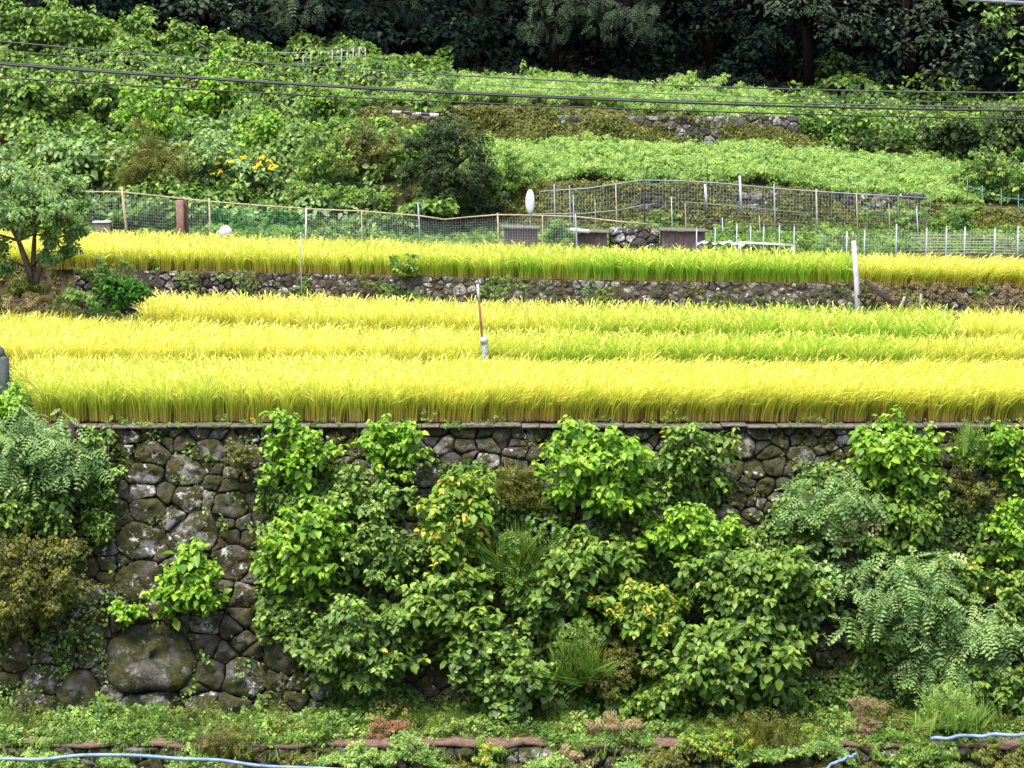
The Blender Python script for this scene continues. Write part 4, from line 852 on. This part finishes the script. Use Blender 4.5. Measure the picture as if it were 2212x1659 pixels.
# board shed
def shed(px0,px1,py0,label,d,rust=True):
    z0=10.38; a=PT(px0,py0,d); b=PT(px1,py0,d); T=thing('shed',label,'shed',((a[0]+b[0])/2,d,z0)); w=b[0]-a[0]; h=a[2]-z0
    g=Geo(); k=max(3,int(w/.18))
    for i in range(k): g.box((a[0]+w*(i+.5)/k,d+random.uniform(-.008,.008),z0+h/2),w/k-.003,.03,h+random.uniform(-.03,.02),rnd=random.random())
    for s in (a[0],b[0]): g.box((s,d+.5,z0+h/2),.03,1.0,h)
    g.build('board_wall',MT['shed'],T)
    g=Geo(); g.box(((a[0]+b[0])/2,d+.45,z0+h+.03),w+.2,1.25,.035,ry=.03); g.build('roof',MT['rust' if rust else 'concrete'],T)
shed(1240,1310,503,'low brown board shed behind the upper rice, right of the bush',69.5,False)
shed(1432,1522,500,'low dark red-brown board shed left of the white bench frame',69.5,False)
shed(1090,1160,494,'low shaded hut with a dull roof edge behind the bamboo fence',70.0,False)
for px_,py_,lb in [(1365,508,'rough pale rock pile between the two brown sheds')]:
    x0,x1=X(1318,69.6),X(1425,69.6); f=lambda uv: np.stack([uv[:,0],69.6+(uv[:,1]-10.4)*.3,uv[:,1]],-1)
    build_wall('stone_wall',lb,x0,x1,10.35,float(PT(1365,490,69.6)[2]),f,norm(np.array([0,-1,.3])),lambda x,z:.14,300,MT['stone2'],51,loc=((x0+x1)/2,69.6,10.35),asp=1.1)
c=PT(1252,499,69.2); T=thing('board','short pale board lying on the left brown shed','board',(c[0],c[1]-.1,c[2])); g=Geo(); g.box((c[0],c[1]-.05,c[2]+.02),.6,.2,.1,ry=.12); g.build('board_body',MT['white'],T)
# white bench frame
d=67.4; T=thing('bench_frame','white rectangular frame like a low bench behind the green rice','frame',(X(1660,d),d,Z4)); g=Geo(); a=PT(1600,525,d); b=PT(1716,531,d); g.tube([a,b],.022,6); g.tube([a+np.array([0,.5,0]),b+np.array([0,.5,0])],.02,6); g.build('top_rail',MT['white'],T)
for p3 in (a,b,a+np.array([0,.5,0]),b+np.array([0,.5,0])): g=Geo(); g.tube([p3,(p3[0],p3[1],Z4-.05)],.018,6); g.build('leg',MT['white'],T)
# short stakes near frame
for k,(a,b) in enumerate([(1505,492),(1545,490),(1592,483),(1622,486),(1650,488),(1684,485),(1716,487)]):
    d=68.2; p3=PT(a,b,d); T=thing('stake',['thin pale stake among the row beside the white bench frame'][0],'stake',(p3[0],d,Z4),'row of thin pale stakes by the bench frame'); g=Geo(); g.tube([(p3[0],d,Z4-.1),p3],.018,6); g.build('shaft',MT['netgrey'],T)
    g=Geo(); g.tube([p3-np.array([0,0,.01]),p3+np.array([0,0,.03])],.024,6); g.build('tip',MT['steel'],T)
c=PT(1560,528,68.4); T=thing('sheet_bundle','crumpled pale blue plastic sheet lying by the stakes','plastic sheet',(c[0],c[1],Z4)); g=Geo()
nx,ny=26,8; uu,vv=np.meshgrid(np.linspace(-.75,.75,nx),np.linspace(-.25,.25,ny)); zz=(.05*np.sin(uu*9)+.05*np.sin(uu*23+vv*8)+.04*np.cos(vv*20+uu*5))*.6+.08; v=np.stack([c[0]+uu,c[1]+vv,c[2]-.05+zz],-1).reshape(-1,3); i=(np.arange(ny-1)[:,None]*nx+np.arange(nx-1)[None]).ravel(); g.add(np.vstack([v,v-np.array([0,0,.15])]),[np.stack([i,i+1,i+nx+1,i+nx],-1)]); g.build('sheet',MT['netgrey'],T)
# right stake and wire fence
T=thing('rail_stack','loose stack of grey slats layered behind the right-hand stakes','slats',(X(2080,67.2),67.2,Z4))
for k_ in range(7):
    g=Geo(); yy_=508+k_*6.5; g.tube([PT(1960+12*k_%40,yy_,67.2),PT(2110,yy_+random.uniform(-2,2),67.25),PT(2290,yy_+5,67.2)],.013,5); g.build('slat',MT['oldpost'],T)
T=thing('stake_fence','grey stake and wire fence behind the yellow plot at the right edge','fence',(X(2030,66),66,Z4)); 
sp=[(1830,500),(1868,496),(1937,484),(2002,492),(2045,488),(2085,490),(2150,492),(2200,488),(2260,490)]
for a,b in sp: g=Geo(); p3=PT(a,b,66.5); g.tube([(p3[0],66.5,Z4-.1),p3],.02,6); g.build('post',MT['netgrey'],T)
g=Geo(); ribbon_net(g,(X(1763,66.5),66.5,Z4),(X(2260,66.5),66.5,Z4),PT(1763,505,66.5),PT(2260,498,66.5),70,12,.0019); g.build('net',MT['netgrey'],T)
# teal poles
T=thing('pole_fence','teal and white pole fence on the slope at the right edge','fence',(X(2150,79),79,11.5)); g=Geo(); d=78.5; g.tube([PT(2088,402,d),PT(2130,414,d),PT(2175,428,d),PT(2240,434,d)],.02,6); g.build('rail',MT['teal'],T)
for a,b,c2 in [(2090,388,430),(2122,400,480),(2163,408,486),(2200,420,490)]: g=Geo(); g.tube([PT(a,b,d-.03),PT(a,c2,d-.03)],.016,6); g.build('post',MT['teal'],T)
# top stake fence
d=95; T=thing('stake_fence','row of thin bare stakes with wires at the forest edge near the top','fence',(X(725,d),d,15.8))
for a,b in [(655,118),(672,108),(685,112),(702,112),(718,106),(738,104),(750,112),(763,104),(776,103),(789,103)]: 
    g=Geo(); p3=PT(a,b,d); q3=PT(a,165,d); g.tube([q3,p3],.028,6); g.build('stake',MT['oldpost'],T)
g=Geo()
for yy in (110,122,134): g.tube([PT(560,yy+4,d),PT(660,yy+3,d),PT(725,yy,d),PT(792,yy,d)],.008,4)
g.build('wire',MT['netgrey'],T)
# poles in the fields
d=60.2; a=PT(1843,505,d); b=PT(1857,672,d); T=thing('white_pole','tall slightly leaning white pole in front of the low terrace wall at the right','pole',(b[0],d,Z3)); b[2]=Z3-.1
g=Geo(); g.tube([b,PT(1850,600,d),PT(1844,520,d)],[.07,.07,.06],10); g.build('pipe',MT['white'],T); g=Geo(); g.tube([PT(1844,520,d),PT(1843,500,d)],[.03,.025],7); g.build('bamboo_core',MT['bamboo'],T); g=Geo(); g.tube([PT(1854,636,d),PT(1854.6,643,d)],.078,10); g.build('band',MT['darkwood'],T)
d=55.2; T=thing('marker_pole','rusty iron rod set in a white sleeve between the first two rice strips','pole',(X(1047,d),d,Z2-.3))
g=Geo(); g.tube([PT(1046,790,d),PT(1040,715,d),PT(1034,640,d)],[.03,.028,.028],8); g.build('rod',MT['rust'],T); g=Geo(); g.tube([PT(1034.5,650,d),PT(1032,614,d)],[.034,.03],8); g.build('pale_tip',MT['white'],T)
g=Geo(); g.tube([(PT(1049,800,d)[0],d,Z2-.3),PT(1046,733,d)],[.075,.075],10); g.build('sleeve',MT['steel'],T); g=Geo(); g.tube([PT(1045.8,740,d),PT(1045.2,728,d)],[.1,.1],10); g.build('collar',MT['white'],T)
d=63.7; T=thing('thin_pole','thin pale pole rising from the low terrace wall through the upper rice, left of centre','pole',(X(652,d),d,Z3)); g=Geo(); g.tube([(X(652,d),d,Z3),PT(649,540,d),PT(650,505,d)],.014,6); g.build('rod',MT['netgrey'],T); g=Geo(); g.tube([PT(650,508,d),PT(650,502,d)],.02,6); g.build('tip',MT['white'],T)
# grey pillar at left edge
d=51.5; c=PT(0,745,d); T=thing('stone_pillar','weathered grey stone pillar at the left edge in front of the rice','pillar',(c[0],d,Z1)); g=Geo(); x0=PT(-8,800,d)[0]
g.box((x0,d,(Z1+c[2]-.25)/2),.52,.4,c[2]-.25-Z1,bev=.05); g.build('shaft',MT['greystone'],T); g=Geo(); g.tube([(x0,d,c[2]-.28),(x0,d,c[2]-.1),(x0,d,c[2]+.02)],[.24,.19,.06],10); g.build('cap',MT['greystone'],T,True)
# slab and broken slats at second wall right
d=float(d_f3b(1900))-.3; a=PT(1868,606,d); b=PT(1945,668,d); T=thing('plank','dark plank leaning across the low terrace wall right of the white pole','plank',(b[0],b[1],Z3)); g=Geo(); ang=math.atan2(a[2]-b[2],b[0]-a[0]); g.box(((a[0]+b[0])/2,d,(a[2]+b[2])/2),np.linalg.norm(b-a),.12,.12,ry=ang); g.build('plank_body',MT['darkwood'],T)
for a,b,lb in [((1955,640),(1940,672),'grey stick leaning at the foot of the wall beside the dark plank'),((1990,635),(1985,670),'pale upright slab stub right of the dark plank')]:
    p3=PT(*a,d-.1); q3=PT(*b,d-.1); T=thing('stick',lb,'stick',q3); g=Geo(); g.tube([q3,(p3+q3)/2+np.array([.02,0,0]),p3],[.04,.045,.035],7); g.build('stick_body',MT['oldpost'],T)
# cables
def cable(label,pts,r,mat,d=58,sag=0):
    q=[PT(a,b,d) for a,b in pts]; x=np.array([k[0] for k in q]); z=np.array([k[2] for k in q])
    xs=np.linspace(x[0],x[-1],60); co=np.polyfit(x,z,2); zs=np.polyval(co,xs); g=Geo(); g.tube(np.stack([xs,np.full(60,float(d)),zs],-1),r*1.35,6)
    o=g.build('cable',MT[mat]); return tag(o,label,'cable','overhead cables crossing the hillside') , co
cable('topmost thin overhead cable, highest across the forest edge',[(-200,70),(0,87),(243,112),(767,150),(1199,173),(1791,195),(2212,200),(2400,201)],.014,'cablegrey',60)
cable('faint thin overhead cable just under the topmost one',[(-200,90),(0,107),(700,162),(1300,196),(1708,214),(2212,222),(2400,223)],.008,'cablegrey',59.5)
cable('thick pale bundled overhead cable, lower of the close pair at the right',[(-200,118),(0,134),(767,187),(1200,207),(1708,224),(2212,231),(2400,232)],.014,'cablegrey',59)
cable('thick black overhead cable in the middle of the bundle',[(-200,122),(0,139),(347,163),(767,191),(997,202),(1480,221),(1909,235),(2212,240),(2400,241)],.024,'cable',58.5)
_,co=cable('lowest overhead cable carrying the black splice',[(-200,155),(0,168),(347,186),(767,211),(1025,223),(1459,238),(1728,248),(2212,257),(2400,259)],.015,'cable',58)
d=57.9; T=thing('cable_splice','black cable splice with white bands hanging under the lowest cable','cable splice',PT(905,246,d)); g=Geo(); g.tube([PT(862,242,d),PT(880,243,d),PT(930,248,d),PT(952,249,d)],[.02,.045,.045,.02],8); g.build('sleeve',MT['closure'],T)
for a in (857,900,938): g=Geo(); p3=PT(a,242+(a-857)*.08,d); g.tube([p3-np.array([.11,0,-.005]),p3+np.array([.11,0,-.008])],.048 if a!=857 else .035,8); g.build('band',MT['white'],T)
g=Geo(); g.tube([PT(790,213,d),PT(830,232,d),PT(858,241,d)],.008,4); g.tube([PT(950,249,d),PT(985,247,d),PT(1008,234,d),PT(1025,224,d)],.010,4); g.build('lead',MT['cable'],T)
g=Geo(); d=50; g.tube([PT(2060,-4,d),PT(2130,1,d),PT(2260,10,d)],.04,8); tag(g.build('cable',MT['steel']),'pale thick cable cutting the top right corner','cable')
# hoses
def hose(label,pts,d,r):
    q=np.array([PT(a,b,dd) for a,b,dd in pts]); t=np.linspace(0,1,len(q)); tt=np.linspace(0,1,60); p=np.stack([np.interp(tt,t,q[:,k]) for k in range(3)],-1)
    for _ in range(6): p[1:-1]=(p[:-2]+p[1:-1]*2+p[2:])/4
    g=Geo(); p=p+np.stack([0*p[:,0],.03*np.sin(np.arange(60)*.5),.015*np.sin(np.arange(60)*.33+1)],-1); g.tube(p,r,8); tag(g.build('hose',MT['hose'],None,True),label,'hose')
hose('pale blue hose lying along the path edge at the bottom left',[(-40,1643,46.0),(60,1640,46.0),(150,1634,46.0),(230,1631,45.9),(330,1633,45.8),(430,1641,45.8),(520,1649,45.8),(620,1657,45.8),(800,1668,45.8)],46,.04)
hose('pale hose running along the path at the bottom right',[(2010,1597,46.4),(2080,1590,46.3),(2140,1589,46.3),(2260,1583,46.3)],46.3,.04)
hose('short teal hose end among weeds at the bottom right',[(1770,1668,45.6),(1800,1650,45.6),(1830,1636,45.7),(1850,1630,45.8)],45.6,.035)

for o in PARTS:
    if '_base' in o: del o['_base']
print('verts',sum(len(o.data.vertices) for o in bpy.data.objects if o.type=='MESH'),'objects',len(bpy.data.objects))
